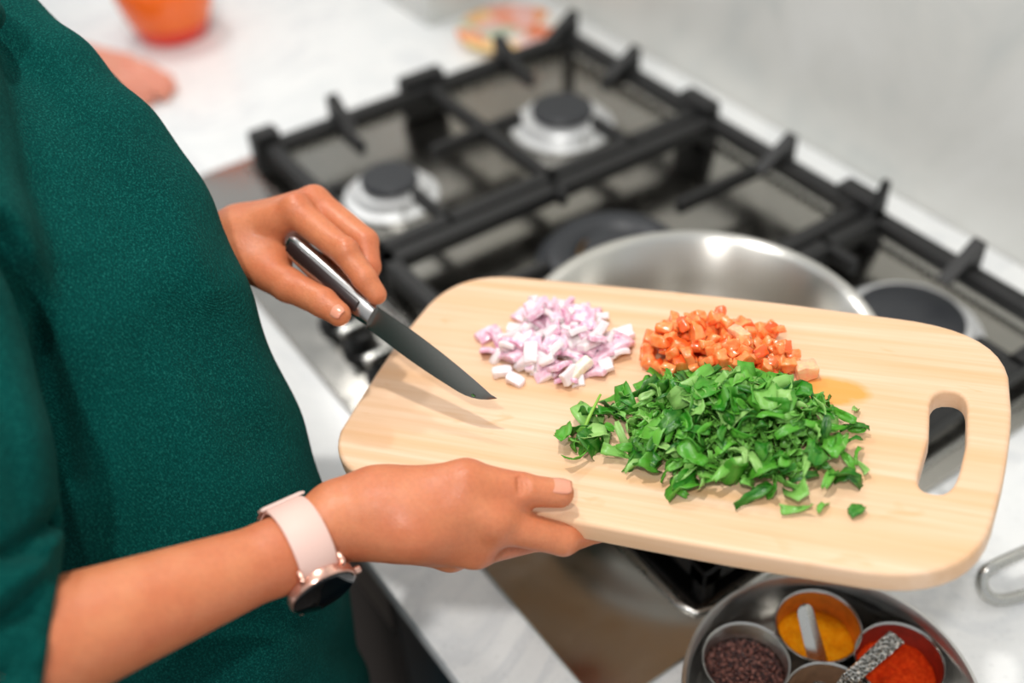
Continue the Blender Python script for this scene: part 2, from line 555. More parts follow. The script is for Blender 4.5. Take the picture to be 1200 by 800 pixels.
support(0.0, 0.272, -0.445, 0.010, [(0.135, -0.350, 0.058), (0.135, -0.105, 0.062)],
        [(0.004, -0.345, -1, 0), (0.004, -0.105, -1, 0), (0.135, 0.006, 0, 1), (0.006, 0.008, 0, 1)],
        [(0.0, -0.437, 0.022, 0.034), (-0.001, -0.222, 0.020, 0.060), (0.258, 0.006, 0.052, 0.022)])
support(0.277, 0.522, -0.445, 0.010, [(0.390, -0.228, 0.085)],
        [(0.400, 0.006, 0, 1)],
        [(0.505, 0.006, 0.050, 0.022)], cross=False)
support(0.527, 0.765, -0.445, 0.010, [(0.645, -0.075, 0.070)],
        [(0.530, 0.006, 0, 1, 0.034, 0.014, 0.008), (0.645, 0.006, 0, 1), (0.761, -0.22, 1, 0)],
        [(0.756, 0.004, 0.020, 0.024)], cross=False)

for i, x in enumerate((0.300, 0.348, 0.396, 0.444, 0.492)):
    bm = bmesh.new()
    bm_lathe(bm, [(0.019, 0.0062), (0.019, 0.012), (0.016, 0.014), (0.0155, 0.030), (0.0140, 0.033), (0.0005, 0.0335)], (x, -0.508, 0), 32)
    k = obj_bm('control_knob', bm, M_KNOB, hob, sharp=40)
    bm = bmesh.new(); bm_box(bm, (x - 0.0045, -0.527, 0.0335), (x + 0.0045, -0.489, 0.043), 0.002); obj_bm('grip', bm, M_STEEL2, k, sharp=40)

# ------------------------------------------------------------------ pan
PX, PY = 0.642, -0.350
pan = thing('steel_pan', (PX, PY, 0.051), 'wide polished stainless steel pan standing on the hob behind the cutting board', 'pan')
bm = bmesh.new()
prof = [(0.0005, 0.0515), (0.100, 0.0515), (0.112, 0.055), (0.121, 0.066), (0.129, 0.100), (0.1345, 0.136), (0.1425, 0.1405), (0.1445, 0.1430), (0.1425, 0.1445), (0.1335, 0.1395), (0.1270, 0.100), (0.119, 0.068), (0.111, 0.058), (0.099, 0.055), (0.0005, 0.055)]
bm_lathe(bm, prof, (PX, PY, 0), 96)
M_PAN = MatB('pan_steel', (214, 212, 206), 0.30, 1.0)
M_PAN.b.inputs['Anisotropic'].default_value = 0.9; M_PAN.b.inputs['Anisotropic Rotation'].default_value = 0.25
tn = M_PAN.nt.nodes.new('ShaderNodeTangent'); tn.direction_type = 'RADIAL'; tn.axis = 'Z'
M_PAN.nt.links.new(tn.outputs[0], M_PAN.b.inputs['Tangent'])
obj_bm('pan_body', bm, M_PAN.m, pan)
for s in (-1, 1):
    bm = bmesh.new()
    a0 = math.radians(35 if s > 0 else 215)
    pts = []
    for t in np.linspace(-1, 1, 15):
        a = a0 + t * 0.28; r = 0.132 + 0.040 * (1 - abs(t) ** 3)
        pts.append((PX + r * math.cos(a), PY + r * math.sin(a), 0.118 + 0.010 * (1 - t * t)))
    bm_tube(bm, pts, 0.004, 10); obj_bm('pan_handle', bm, M_STEEL2, pan)

# ------------------------------------------------------------------ cutting board
BC = np.array([.7326, -.4689, .2197]); BX = np.array([.8244, .5503, .132]); BY = np.array([-.5518, .8335, -.0288])
BX /= np.linalg.norm(BX); BY -= BX * (BX @ BY); BY /= np.linalg.norm(BY); BN = np.cross(BX, BY)
MB = Matrix([[BX[i], BY[i], BN[i], BC[i]] for i in range(3)] + [[0, 0, 0, 1]])


def onboard(u, v, h=0.0): return BC + BX * u + BY * v + BN * h


def m_bamboo():
    b = MatB('bamboo', (238, 205, 160), 0.45, 0, 0.4)
    g = b.noise(b.coord((5, 170, 60)), 1.0, 4, 0.6)
    c = b.ramp(g, [(0.25, (220, 178, 138)), (0.5, (229, 192, 157)), (0.75, (236, 204, 175))])
    st = b.noise(b.coord((1.6, 46, 8)), 1.0, 2)
    c = b.mix(b.ramp(st, [(0.45, 0.0), (0.62, 0.55)]), c, (222, 172, 122))
    kn = b.noise(b.coord((26, 60, 10)), 1.0, 2, 0.5, 0.6)
    c = b.mix(b.ramp(kn, [(0.66, 0.0), (0.76, 0.5)]), c, (214, 160, 104))
    # tomato juice stain with a shape of its own beside the tomato heap
    mp = b.nt.nodes.new('ShaderNodeMapping'); mp.inputs['Location'].default_value = (-0.100 / 0.028, -0.030 / 0.016, 0)
    mp.inputs['Scale'].default_value = (1 / 0.028, 1 / 0.016, 30)
    b.nt.links.new(b.tc.outputs['Object'], mp.inputs[0])
    gr = b.nt.nodes.new('ShaderNodeTexGradient'); gr.gradient_type = 'SPHERICAL'; b.nt.links.new(mp.outputs[0], gr.inputs[0])
    w = b.nt.nodes.new('ShaderNodeMath'); w.operation = 'MULTIPLY'
    b.nt.links.new(gr.outputs['Fac'], w.inputs[0]); b.nt.links.new(b.ramp(b.noise(b.coord((40, 90, 40)), 1.0, 3), [(0.3, 0.5), (0.6, 1.0)]), w.inputs[1])
    c = b.mix(b.ramp(w.outputs[0], [(0.05, 0.0), (0.30, 0.75)]), c, (240, 150, 30))
    b.color(c); b.bump(g, 0.06, 0.0004)
    return b.m


out = []


def arc_pts(P0, P1, P2, n):  # quadratic corner
    return [tuple((1 - t) ** 2 * np.array(P0) + 2 * t * (1 - t) * np.array(P1) + t * t * np.array(P2)) for t in np.linspace(0, 1, n)]


half = arc_pts((-.145, -.1105), (-.192, -.1095), (-.2015, -.072), 10) + arc_pts((-.2045, -.030), (-.2065, 0.006), (-.2055, .040), 5) + arc_pts((-.2035, .070), (-.197, .1145), (-.150, .1165), 10) + arc_pts((-.075, .1175), (0, .1185), (.060, .1165), 6) \
    + arc_pts((.128, .1128), (.192, .1110), (.2005, .065), 10) + arc_pts((.2035, .035), (.2050, .010), (.2025, -.025), 5) + arc_pts((.1990, -.058), (.193, -.1065), (.140, -.1100), 10) + arc_pts((.070, -.1125), (0, -.1135), (-.070, -.1120), 6)
hole = arc_pts((.1585, .030), (.1590, .0440), (.1685, .0442), 6) + arc_pts((.1710, .0442), (.1788, .0425), (.1795, .028), 6) + [(.1812, 0.0)] + arc_pts((.1795, -.024), (.1775, -.0440), (.1690, -.0445), 6) + arc_pts((.1660, -.0445), (.1575, -.0440), (.1585, -.030), 6) + [(.1608, 0.0)]
cu_ = bpy.data.curves.new('cutting_board', 'CURVE'); cu_.dimensions = '2D'; cu_.fill_mode = 'BOTH'
for pts in (half, hole):
    sp = cu_.splines.new('POLY'); sp.points.add(len(pts) - 1); sp.use_cyclic_u = True
    for p, q in zip(sp.points, pts): p.co = (q[0], q[1], 0, 1)
TH = 0.015
cu_.extrude = TH / 2 - 0.0028; cu_.bevel_depth = 0.0028; cu_.bevel_resolution = 3; cu_.offset = -0.0028
co_ = bpy.data.objects.new('tmp_board', cu_); C.objects.link(co_)
bpy.context.view_layer.update()
me = bpy.data.meshes.new_from_object(co_.evaluated_get(bpy.context.evaluated_depsgraph_get()))
bpy.data.objects.remove(co_); bpy.data.curves.remove(cu_)
for v in me.vertices: v.co.z -= TH / 2
me.name = 'cutting_board'
board = obj_from('cutting_board', me, m_bamboo()); me.set_sharp_from_angle(angle=math.radians(35))
board.matrix_world = MB
tag(board, 'pale bamboo cutting board with rounded corners and a slot handle, held over the hob', 'cutting board')

# ------------------------------------------------------------------ chopped food on the board
class Heap:
    def __init__(s, g=0.002): s.g = g; s.n = 260; s.H = np.zeros((s.n, s.n))

    def drop(s, u, v, r, th):
        i, j = int((u + .26) / s.g), int((v + .26) / s.g); k = max(1, int(r / s.g))
        w = s.H[i - k:i + k + 1, j - k:j + k + 1]
        z = 0.55 * w.mean() + 0.45 * np.percentile(w, 80)
        s.H[i - k:i + k + 1, j - k:j + k + 1] = np.maximum(w, z + th)
        return z


def place(proto, name, u, v, h, rot, scale=1.0):
    o = proto.copy(); C.objects.link(o); o.name = name
    o.matrix_world = MB @ Matrix.Translation((u, v, h)) @ rot @ Matrix.Scale(scale, 4)
    return o


def rrot(flat=0.5):
    return Matrix.Rotation(random.uniform(0, 6.28), 4, 'Z') @ Matrix.Rotation(random.gauss(0, flat), 4, 'X') @ Matrix.Rotation(random.gauss(0, flat), 4, 'Y')


def lump_mesh(name, size, bend, jitter, seg=3, mats=(), outer_mat=None):
    """chunk: a slab bent round the y axis with uneven corners"""
    b = bmesh.new()
    bm_box(b, [-s / 2 for s in size], [s / 2 for s in size], min(size) * 0.18, 2)
    bmesh.ops.subdivide_edges(b, edges=[e for e in b.edges if e.calc_length() > max(size) * 0.4], cuts=2, use_grid_fill=True)
    off = Vector((random.random() * 50, random.random() * 50, 0))
    for v in b.verts:
        n = mnoise.noise_vector(v.co * 160 + off) * jitter + mnoise.noise_vector(v.co * 420 + off) * jitter * 0.4
        x = v.co.x
        v.co.z -= bend * x * x
        v.co.x *= 1 + 0.18 * mnoise.noise(off + Vector((0, v.co.y * 120, 0)))
        v.co += n
    bmesh.ops.recalc_face_normals(b, faces=b.faces)
    me = bpy.data.meshes.new(name)
    if outer_mat is not None:
        for f in b.faces:
            f.material_index = outer_mat if (f.normal.z > 0.6) else 0
    b.to_mesh(me); b.free()
    for m in mats: me.materials.append(m)
    me.polygons.foreach_set('use_smooth', [True] * len(me.polygons)); me.set_sharp_from_angle(angle=math.radians(50))
    return me


def m_food(name, c1, c2, rough, sss, rad, extra=None, coat=0.0):
    b = MatB(name, c1, rough, 0, 0.5)
    col = b.ramp(b.rand(), [(0.0, c1), (1.0, c2)])
    n = b.ramp(b.noise(b.coord(), 240, 3), [(0.35, 0.0), (0.65, 1.0)])
    col = b.mix(n, col, extra or c2)
    b.color(col)
    b.b.inputs['Coat Weight'].default_value = coat; b.b.inputs['Coat Roughness'].default_value = 0.12
    return b.sss(sss, rad, 0.004).m


M_ONION = m_food('onion_flesh', (246, 240, 234), (242, 230, 230), 0.3, 0.3, (1, .85, .85), (238, 222, 226), 0.3)
M_ONIONP = m_food('onion_pink', (232, 184, 202), (214, 132, 168), 0.3, 0.3, (1, .6, .7), (242, 216, 226), 0.3)
M_ONIONC = m_food('onion_core', (246, 236, 206), (240, 224, 190), 0.3, 0.3, (1, .8, .6), (248, 240, 224), 0.3)
M_TOM = m_food('tomato_flesh', (252, 136, 62), (250, 112, 44), 0.28, 0.6, (1, .4, .2), (253, 160, 96), 0.4)
M_TOMS = m_food('tomato_skin', (244, 96, 38), (248, 116, 48), 0.25, 0.5, (1, .3, .15), (246, 104, 44), 0.4)
M_TOMP = m_food('tomato_core', (250, 176, 140), (248, 150, 110), 0.25, 0.3, (1, .4, .2), (250, 200, 150), 0.4)

protos = {}


def proto(key, me):
    o = bpy.data.objects.new(key, me); protos.setdefault(key, []).append(o); return o


for k in range(6):
    proto('onion', lump_mesh('onion_piece', (random.uniform(.010, .015), random.uniform(.007, .010), random.uniform(.0035, .0055)), random.uniform(8, 28), .0007, mats=(M_ONION, M_ONIONP), outer_mat=1 if k < 1 else 0))
for k in range(3):
    proto('onionp', lump_mesh('onion_piece', (random.uniform(.012, .018), random.uniform(.008, .012), .0034), random.uniform(18, 34), .0006, mats=(M_ONIONP, M_ONION), outer_mat=0))
for k in range(6):
    proto('tom', lump_mesh('tomato_piece', (random.uniform(.008, .014), random.uniform(.007, .010), random.uniform(.005, .008)), random.uniform(0, 14), .0017, mats=(M_TOM, M_TOMS), outer_mat=1 if k < 3 else 0))

# red onion
hp = Heap()
OL = ('diced red onion piece lying in the pale pink heap on the cutting board', 'onion piece', 'diced red onion on the cutting board')
count = 0
while count < 135:
    a = random.uniform(0, 6.283); r = math.sqrt(random.random()) * (1.0 if count < 55 else 0.72)
    u = -.0880 + .050 * r * math.cos(a); v = .040 + .045 * r * math.sin(a)
    if u < -.115 and v < .012: continue
    pink = random.random() < 0.24
    pr = random.choice(protos['onionp' if pink else 'onion'])
    z = hp.drop(u, v, .005, .0036)
    if z > .026: continue
    o = place(pr, 'onion_piece', u, v, z + .0030, rrot(0.5), random.uniform(.85, 1.25)); tag(o, *OL)
    count += 1
z = hp.drop(-.062, .012, .008, .005)
o = place(bpy.data.objects.new('x', lump_mesh('onion_piece', (.022, .007, .007), 6, .0006, mats=(M_ONIONC,))), 'onion_piece', -.060, .010, z + .004, Matrix.Rotation(1.05, 4, 'Z') @ Matrix.Rotation(-0.35, 4, 'Y'))
tag(o, 'long cream coloured onion core stick leaning on the near side of the onion heap', 'onion piece', OL[2])
o = place(protos['onion'][3], 'onion_piece', -.1135, .003, .0035, Matrix.Rotation(.4, 4, 'Z'), 1.0)
tag(o, 'lone white onion piece lying apart, nearest the knife tip', 'onion piece', OL[2])
z = hp.drop(-.078, .060, .006, .004)
o = place(proto('onionbig', lump_mesh('onion_piece', (.026, .013, .0036), 20, .0005, mats=(M_ONIONP,))), 'onion_piece', -.076, .056, z + .006, Matrix.Rotation(-.1, 4, 'Z') @ Matrix.Rotation(.35, 4, 'X'))
tag(o, 'largest bright pink onion slice on top of the onion heap', 'onion piece', OL[2])
o = place(protos['onionp'][0], 'onion_piece', -.139, .040, .004, Matrix.Rotation(.9, 4, 'Z') @ Matrix.Rotation(.3, 4, 'X'), 1.1)
tag(o, 'purple skinned onion piece at the far left end of the onion heap', 'onion piece', OL[2])

# tomato
TL = ('diced orange red tomato piece lying in the tomato heap on the cutting board', 'tomato piece', 'diced tomato on the cutting board')
count = 0
while count < 160:
    a = random.uniform(0, 6.283); r = math.sqrt(random.random()) * (1.0 if count < 90 else 0.78)
    u = .026 + .056 * r * math.cos(a); v = .046 + .034 * r * math.sin(a) - .05 * (u - .026) * 0.2
    z = hp.drop(u, v, .005, .0042)
    if z > .023: continue
    o = place(random.choice(protos['tom']), 'tomato_piece', u, v, z + .0030, rrot(0.8), random.uniform(.75, 1.15)); tag(o, *TL)
    count += 1
o = place(bpy.data.objects.new('x', lump_mesh('tomato_piece', (.013, .010, .010), 5, .001, mats=(M_TOMP,))), 'tomato_piece', .083, .040, .006, Matrix.Rotation(.5, 4, 'Z'))
tag(o, 'pale yellow tomato core chunk at the right end of the tomato heap', 'tomato piece', TL[2])
z = hp.drop(.038, .040, .006, .004)
o = place(bpy.data.objects.new('x', lump_mesh('tomato_piece', (.016, .007, .006), 5, .001, mats=(M_TOMP,))), 'tomato_piece', .040, .044, z + .004, Matrix.Rotation(-.6, 4, 'Z'))
tag(o, 'pale pink tomato piece on the front slope of the tomato heap', 'tomato piece', TL[2])


# leaves
def leaf_mesh(L, W, curl, twist, wav, kind):
    nx, ny = 7, 4
    off = random.random() * 100
    top = np.zeros((nx, ny, 3))
    for i in range(nx):
        s = i / (nx - 1)
        wid = W * (0.72 + 0.28 * math.sin(math.pi * s)) * (1 + 0.25 * mnoise.noise(Vector((off, s * 5, 0))))
        if kind == 'tip': wid = W * max(0.06, (1 - s) ** 0.7)
        for j in range(ny):
            y = (j / (ny - 1) - 0.5) * wid
            x = (s - 0.5) * L + 0.12 * W * mnoise.noise(Vector((off, j * 2.1, 9))) * (1 if i in (0, nx - 1) else 0.3)
            a = curl * (s - 0.5)
            if abs(curl) > 0.05:
                R = L / curl; X = R * math.sin(a); Z = R * (1 - math.cos(a))
            else: X = x; Z = 0
            X += x - (s - 0.5) * L
            tw = twist * (s - 0.5)
            zz = abs(y) * 0.55 + wav * mnoise.noise(Vector((s * 4, j * 1.4, off)))
            top[i, j] = (X, y * math.cos(tw) - zz * math.sin(tw), Z + y * math.sin(tw) + zz * math.cos(tw))
    th = 0.00045
    V = [tuple(p) for p in top.reshape(-1, 3)] + [tuple(p - np.array([0, 0, th])) for p in top.reshape(-1, 3)]
    n = nx * ny; F = []
    for i in range(nx - 1):
        for j in range(ny - 1):
            a, b_, c, d = i * ny + j, (i + 1) * ny + j, (i + 1) * ny + j + 1, i * ny + j + 1
            F.append((a, b_, c, d)); F.append((a + n, d + n, c + n, b_ + n))
    rim = [i * ny for i in range(nx)] + [(nx - 1) * ny + j for j in range(1, ny)] + [i * ny + ny - 1 for i in range(nx - 2, -1, -1)] + [j for j in range(ny - 2, 0, -1)]
    for a, b_ in zip(rim, rim[1:] + rim[:1]): F.append((a, a + n, b_ + n, b_))
    me = bpy.data.meshes.new('leaf_shred'); me.from_pydata(V, [], F)
    me.polygons.foreach_set('use_smooth', [True] * len(me.polygons))
    return me


def m_leaf():
    b = MatB('chopped_leaf', (44, 130, 20), 0.34, 0, 0.5)
    c = b.ramp(b.rand(), [(0.0, (18, 92, 16)), (0.3, (50, 146, 28)), (0.65, (104, 190, 56)), (1.0, (180, 224, 134))])
    n = b.noise(b.coord((90, 240, 90)), 1.0, 4)
    c = b.mix(b.ramp(n, [(0.42, 0.0), (0.62, 0.35)]), c, (140, 200, 92))
    b.color(c); b.bump(n, 0.6, 0.0012)
    tr = b.nt.nodes.new('ShaderNodeBsdfTranslucent'); b.nt.links.new(c, tr.inputs[0])
    mx = b.nt.nodes.new('ShaderNodeMixShader'); mx.inputs[0].default_value = 0.28
    outn = b.nt.nodes['Material Output']
    b.nt.links.new(b.b.outputs[0], mx.inputs[1]); b.nt.links.new(tr.outputs[0], mx.inputs[2]); b.nt.links.new(mx.outputs[0], outn.inputs[0])
    return b.m


M_LEAF = m_leaf()
M_STALK = MatB('leaf_stalk', (140, 190, 70), 0.4).m
for k in range(14):
    me = leaf_mesh(random.uniform(.010, .021), random.uniform(.0035, .0090), random.uniform(-1.9, 1.9), random.uniform(-1.6, 1.6), .0022, 'tip' if k % 4 == 0 else 'strip')
    me.materials.append(M_LEAF); proto('leaf', me)
for k in range(4):
    me = leaf_mesh(random.uniform(.017, .022), random.uniform(.010, .013), random.uniform(-1.5, 1.5), random.uniform(-.9, .9), .0030, 'strip')
    me.materials.append(M_LEAF); proto('bigleaf', me)
HL = ('chopped green leaf shred heaped with the others on the cutting board', 'leaf shred', 'chopped green leaves on the cutting board')
# packed core of the heap, too fine to tell apart
bm = bmesh.new()
hc = Heap()
for k in range(700):
    a = random.uniform(0, 6.283); r = math.sqrt(random.random()) * 0.86
    u = .048 + .070 * r * math.cos(a); v = -.027 + .042 * r * math.sin(a)
    z = max(0.0, 0.024 * (1 - r * r) * random.random())
    me = random.choice(protos['leaf']).data
    M = Matrix.Translation((u, v, z + .0015)) @ rrot(0.6) @ Matrix.Scale(random.uniform(.6, .9), 4)
    tmp = bmesh.new(); tmp.from_mesh(me); tmp.transform(M)
    base = len(bm.verts); vm = {}
    for w in tmp.verts: vm[w] = bm.verts.new(w.co)
    for f in tmp.faces: bm.faces.new([vm[w] for w in f.verts])
    tmp.free()
core = obj_bm('leaf_heap', bm, M_LEAF); core.matrix_world = MB
tag(core, 'finely chopped green leaves packed inside the green heap on the board', 'chopped leaves', kind='stuff')
n_leaf = 0
while n_leaf < 262:
    a = random.uniform(0, 6.283); r = random.random() ** 0.62
    u = .048 + .081 * r * math.cos(a); v = -.026 + .052 * r * math.sin(a)
    hgt = 0.033 * max(0, 1 - r ** 1.6) + .002
    big = random.random() < 0.26
    pr = random.choice(protos['bigleaf' if big else 'leaf'])
    o = place(pr, 'leaf_shred', u, v, hgt + random.uniform(0, .003), rrot(0.6), random.uniform(.85, 1.2)); tag(o, *HL)
    n_leaf += 1
# small outlying clump on the left
for k in range(16):
    u = -.033 + random.gauss(0, .006); v = -.045 + random.gauss(0, .011)
    o = place(random.choice(protos['bigleaf' if k % 3 == 0 else 'leaf']), 'leaf_shred', u, v, .003 + random.uniform(0, .008), rrot(0.6), 1.0)
    tag(o, 'chopped green leaf shred in the small clump left of the heap, toward the thumb', 'leaf shred', 'small clump of leaf shreds')
bm = bmesh.new(); bm_tube(bm, [(-.038, -.050, .006), (-.036, -.038, .012), (-.033, -.022, .018)], [.0011, .0012, .0008], 8)
st = obj_bm('leaf_stalk', bm, M_STALK); st.matrix_world = MB
tag(st, 'pale green leaf stalk sticking up from the small clump left of the heap', 'leaf stalk')
o = place(protos['bigleaf'][0], 'leaf_shred', .1300, -.0700, .0025, Matrix.Rotation(.8, 4, 'Z'), .62); tag(o, 'lone green leaf shred lying apart toward the near right corner of the board', 'leaf shred', HL[2])
for k, (u, v) in enumerate(((.100, -.077), (.112, -.071), (.128, -.05), (.128, -.035), (.121, -.005), (.117, .012), (-.032, -.030))):
    o = place(random.choice(protos['leaf']), 'leaf_shred', u, v, .003, rrot(0.35), random.uniform(.7, 1.0)); tag(o, *HL)

# ------------------------------------------------------------------ knife
kn = {'butt': V3(339, 284, .752), 'heel': V3(437, 371, .736), 'tip': V3(582, 467, .700)}
K = thing('kitchen_knife', tuple(kn['heel']), 'small kitchen knife with a dark curved blade held over the left end of the board', 'knife')
M_BLADE = MatB('dark_blade_steel', (150, 148, 142), 0.26, 1.0).m
M_HANDLE = MatB('satin_handle', (176, 174, 172), 0.24, 1.0).m
M_HANDLE_REFL = MatB('dark_reflection', (40, 24, 22), 0.3).m  # dark reddish reflection in the steel handle, put into the colour
kx = kn['tip'] - kn['heel']; KL = np.linalg.norm(kx); kx /= KL
# blade plane: contains the blade axis; the spine side faces up and away from the cook's thumb
view = kn['heel'] - CAM; view /= np.linalg.norm(view)
kz = cu * 0.80 + cr * 0.46                       # towards the spine (up, right)
kz = kz - view * 0.15
kz -= kx * (kx @ kz); kz /= np.linalg.norm(kz)
ky = np.cross(kz, kx)


def kp(s, w, d): return kn['heel'] + kx * s + kz * w + ky * d


bm = bmesh.new()
N = 22; rings = []
for i in range(N):
    s = i / (N - 1); x = s * KL
    spine = .0078 - .0078 * s ** 2.2 - 0.0006
    edge = -.0085 - .0030 * math.sin(math.pi * min(1, s * 1.05)) * 0.8 if s < 0.72 else None
    e0 = -.0085 - .0022 * math.sin(math.pi * min(1, s))
    if s > 0.70:
        q = (s - 0.70) / 0.30; e0 = (-.0085 - .0022 * math.sin(math.pi * 0.70)) * (1 - q ** 2.6)
    spine = max(spine, e0 + 0.0004)
    th = .0011 * (1 - 0.6 * s)
    rings.append([bm.verts.new(kp(x, spine, th)), bm.verts.new(kp(x, spine, -th)), bm.verts.new(kp(x, (spine + e0) / 2, -th * 0.8)), bm.verts.new(kp(x, e0, 0)), bm.verts.new(kp(x, (spine + e0) / 2, th * 0.8))])
for a, b in zip(rings[:-1], rings[1:]):
    for k in range(5): bm.faces.new((a[k], a[(k + 1) % 5], b[(k + 1) % 5], b[k]))
bm.faces.new(rings[0][::-1]); bm.faces.new(rings[-1])
obj_bm('blade', bm, M_BLADE, K, sharp=30)
hx = kn['butt'] - kn['heel']; HLn = np.linalg.norm(hx)
bm = bmesh.new(); rings = []
for i in range(14):
    s = i / 13; c_ = kn['heel'] + hx * s
    w = .0078 + .0016 * math.sin(math.pi * s * 0.9) - .001 * s; t_ = .0052 + .0018 * math.sin(math.pi * s)
    if i == 0: w *= 0.9; t_ *= 0.8
    if i == 13: w *= 0.7; t_ *= 0.6
    ring = []
    for k in range(16):
        a = 2 * math.pi * k / 16; ca, sa = math.cos(a), math.sin(a)
        e = 0.6
        ring.append(bm.verts.new(c_ + kz * w * math.copysign(abs(ca) ** e, ca) + ky * t_ * math.copysign(abs(sa) ** e, sa)))
    rings.append(ring)
for a, b in zip(rings[:-1], rings[1:]):
    for k in range(16): bm.faces.new((a[k], a[(k + 1) % 16], b[(k + 1) % 16], b[k]))
bm.faces.new(rings[0][::-1]); bm.faces.new(rings[-1])
obj_bm('handle', bm, M_HANDLE, K, sharp=50)
sgn = 1 if (ky @ (CAM - kn['heel'])) > 0 else -1
bm = bmesh.new()
hdir = hx / HLn
ps = [kn['heel'] + hdir * (0.012 + 0.055 * t) + ky * sgn * .0062 - kz * .0012 for t in (0, 1)]
R_ = Matrix([[hdir[i], ky[i], kz[i], 0] for i in range(3)] + [[0, 0, 0, 1]])
bm_box(bm, (0.010, -.0012, -.0042), (0.075, .0012, .0036), .0009, 2, Matrix.Translation(Vector(kn['heel'] + ky * sgn * .0062)) @ R_)  # added strip that paints the dark reflection on the handle side
tag(obj_bm('handle_reflection', bm, M_HANDLE_REFL, K, sharp=40), 'dark reflection along the steel handle side, built as a coloured strip')
me = protos['leaf'][1].data.copy()
sp_ = obj_from('leaf_speck', me, [], K); me.materials.clear(); me.materials.append(M_LEAF)
me.transform(Matrix.Translation(Vector(kp(KL * 0.86, -.0065, sgn * .0012))) @ R_ @ Matrix.Rotation(1.57, 4, 'X') @ Matrix.Scale(.24, 4))

# ------------------------------------------------------------------ the cook
cook = thing('person', (0.50, -0.80, -0.90), 'person in a dark green sweater holding the cutting board and a knife at the hob', 'person')

# right forearm and hand (holds the board)
def P(*a): return V3(*a)


R_el = P(-40, 790, .535)
fr = Field((0.60, -0.94, 0.13), (0.86, -0.50, 0.34), 0.00135)
wr_a, wr_b = P(372, 622, .622), P(376, 620, .640)
fr.cone(P(-60, 800, .528), P(20, 768, .545), .036, .0335, .01)
fr.cone(P(20, 768, .545), P(330, 650, .612), .0335, .0190, .01)
fr.cone(P(-60, 800, .548), P(20, 768, .565), .036, .0335, .01)
fr.cone(P(20, 768, .565), P(330, 650, .630), .0335, .0185, .01)
fr.cone(P(330, 650, .612), P(392, 612, .628), .0190, .0172, .01)
fr.cone(P(330, 650, .630), P(392, 613, .644), .0185, .0168, .01)
wr = P(392, 615, .634)
imc, mmc, rmc, lmc = P(578, 612, .634), P(556, 643, .645), P(528, 648, .660), P(500, 640, .674)
for a, ra, b, rb in ((P(395, 606, .630), .0175, imc, .0105), (P(400, 612, .636), .0175, P(565, 628, .640), .0115), (P(400, 614, .642), .0158, mmc, .0108), (P(398, 612, .650), .0152, rmc, .010), (P(398, 612, .655), .015, lmc, .009)):
    fr.cone(a, b, ra, rb, .012)
fr.ell(P(470, 600, .636), (.030, .022, .018), .015)
# thumb
tc, tm, ti, tt = P(440, 585, .636), P(546, 561, .634), P(611, 574, .6375), P(656, 578, .641)
fr.cone(P(405, 600, .636), tc, .016, .0155, .012); fr.cone(tc, tm, .0150, .0108, .012)
fr.cone(tm, ti, .0106, .0099, .005); fr.cone(ti, tt, .0097, .0084, .003)
fr.cone(P(480, 600, .634), P(545, 580, .634), .014, .011, .014); fr.cone(P(540, 580, .634), P(592, 596, .638), .010, .007, .012)    # web
# index: proximal segment seen beside the board edge, the rest under the board
ipip = P(660, 632, .648)
fr.cone(imc, ipip, .0110, .0096, .006)
fr.cone(ipip, onboard(-.016, -.094, -.0245), .0088, .0080, .003); fr.cone(onboard(-.016, -.094, -.0245), onboard(-.014, -.074, -.0235), .0080, .0070, .003)
for m_, pip, dip, tip in ((mmc, (-.050, -.104, -.029), (-.040, -.082, -.0245), (-.036, -.062, -.0238)), (rmc, (-.062, -.102, -.033), (-.054, -.080, -.0250), (-.052, -.062, -.0238)), (lmc, (-.086, -.104, -.033), (-.076, -.086, -.0245), (-.073, -.070, -.0235))):
    sc = 1.0 if m_ is not lmc else 0.86
    fr.cone(m_, onboard(*pip), .0104 * sc, .0090 * sc, .005); fr.cone(onboard(*pip), onboard(*dip), .0089 * sc, .0080 * sc, .003); fr.cone(onboard(*dip), onboard(*tip), .0080 * sc, .0068 * sc, .003)
# knuckles, tendons and creases
fr.ell(P(580, 606, .629), (.0085, .0085, .0075), .008)
fr.cone(P(430, 590, .622), P(560, 600, .626), .004, .0035, .012)
for dx in (-6, 0, 6): fr.cone(P(612 + dx, 560, .6312), P(614 + dx, 578, .6268), .0011, .0011, .0016, cut=True)
fr.cone(P(570, 583, .628), P(598, 597, .632), .0012, .0012, .004, cut=True)
v1, f1 = fr.mesh('r'); v1 = relax(v1, f1, 2, 0.4)

# left forearm and hand (holds the knife)
fl = Field((0.24, -0.80, 0.12), (0.66, -0.53, 0.37), 0.0014)
L_el = np.array([0.27, -0.765, 0.16])
lw = P(258, 292, .785)
fl.cone(L_el, P(235, 300, .788), .036, .0195, .01); fl.cone(L_el + cd * .012, P(235, 296, .803), .034, .0185, .01)
fl.cone(P(235, 300, .788), P(280, 282, .776), .0190, .0185, .01); fl.cone(P(235, 296, .803), P(285, 272, .792), .0185, .018, .01)
i0, i1, i2, i3 = P(346, 248, .758), P(405, 296, .738), P(427, 326, .733), P(441, 345, .7335)
m0, m1, m2, m3 = P(368, 236, .774), P(428, 283, .762), P(432, 312, .756), P(424, 338, .752)
r0, r1, r2, r3 = P(378, 250, .793), P(428, 304, .783), P(412, 332, .772), P(388, 338, .766)
l0, l1, l2, l3 = P(372, 268, .808), P(410, 318, .798), P(392, 338, .786), P(370, 336, .778)
for a, ra, b, rb in ((P(280, 278, .778), .0180, i0, .0110), (P(282, 272, .788), .0175, m0, .0110), (P(285, 275, .798), .017, r0, .0105), (P(288, 280, .806), .016, l0, .0095)):
    fl.cone(a, b, ra, rb, .010)
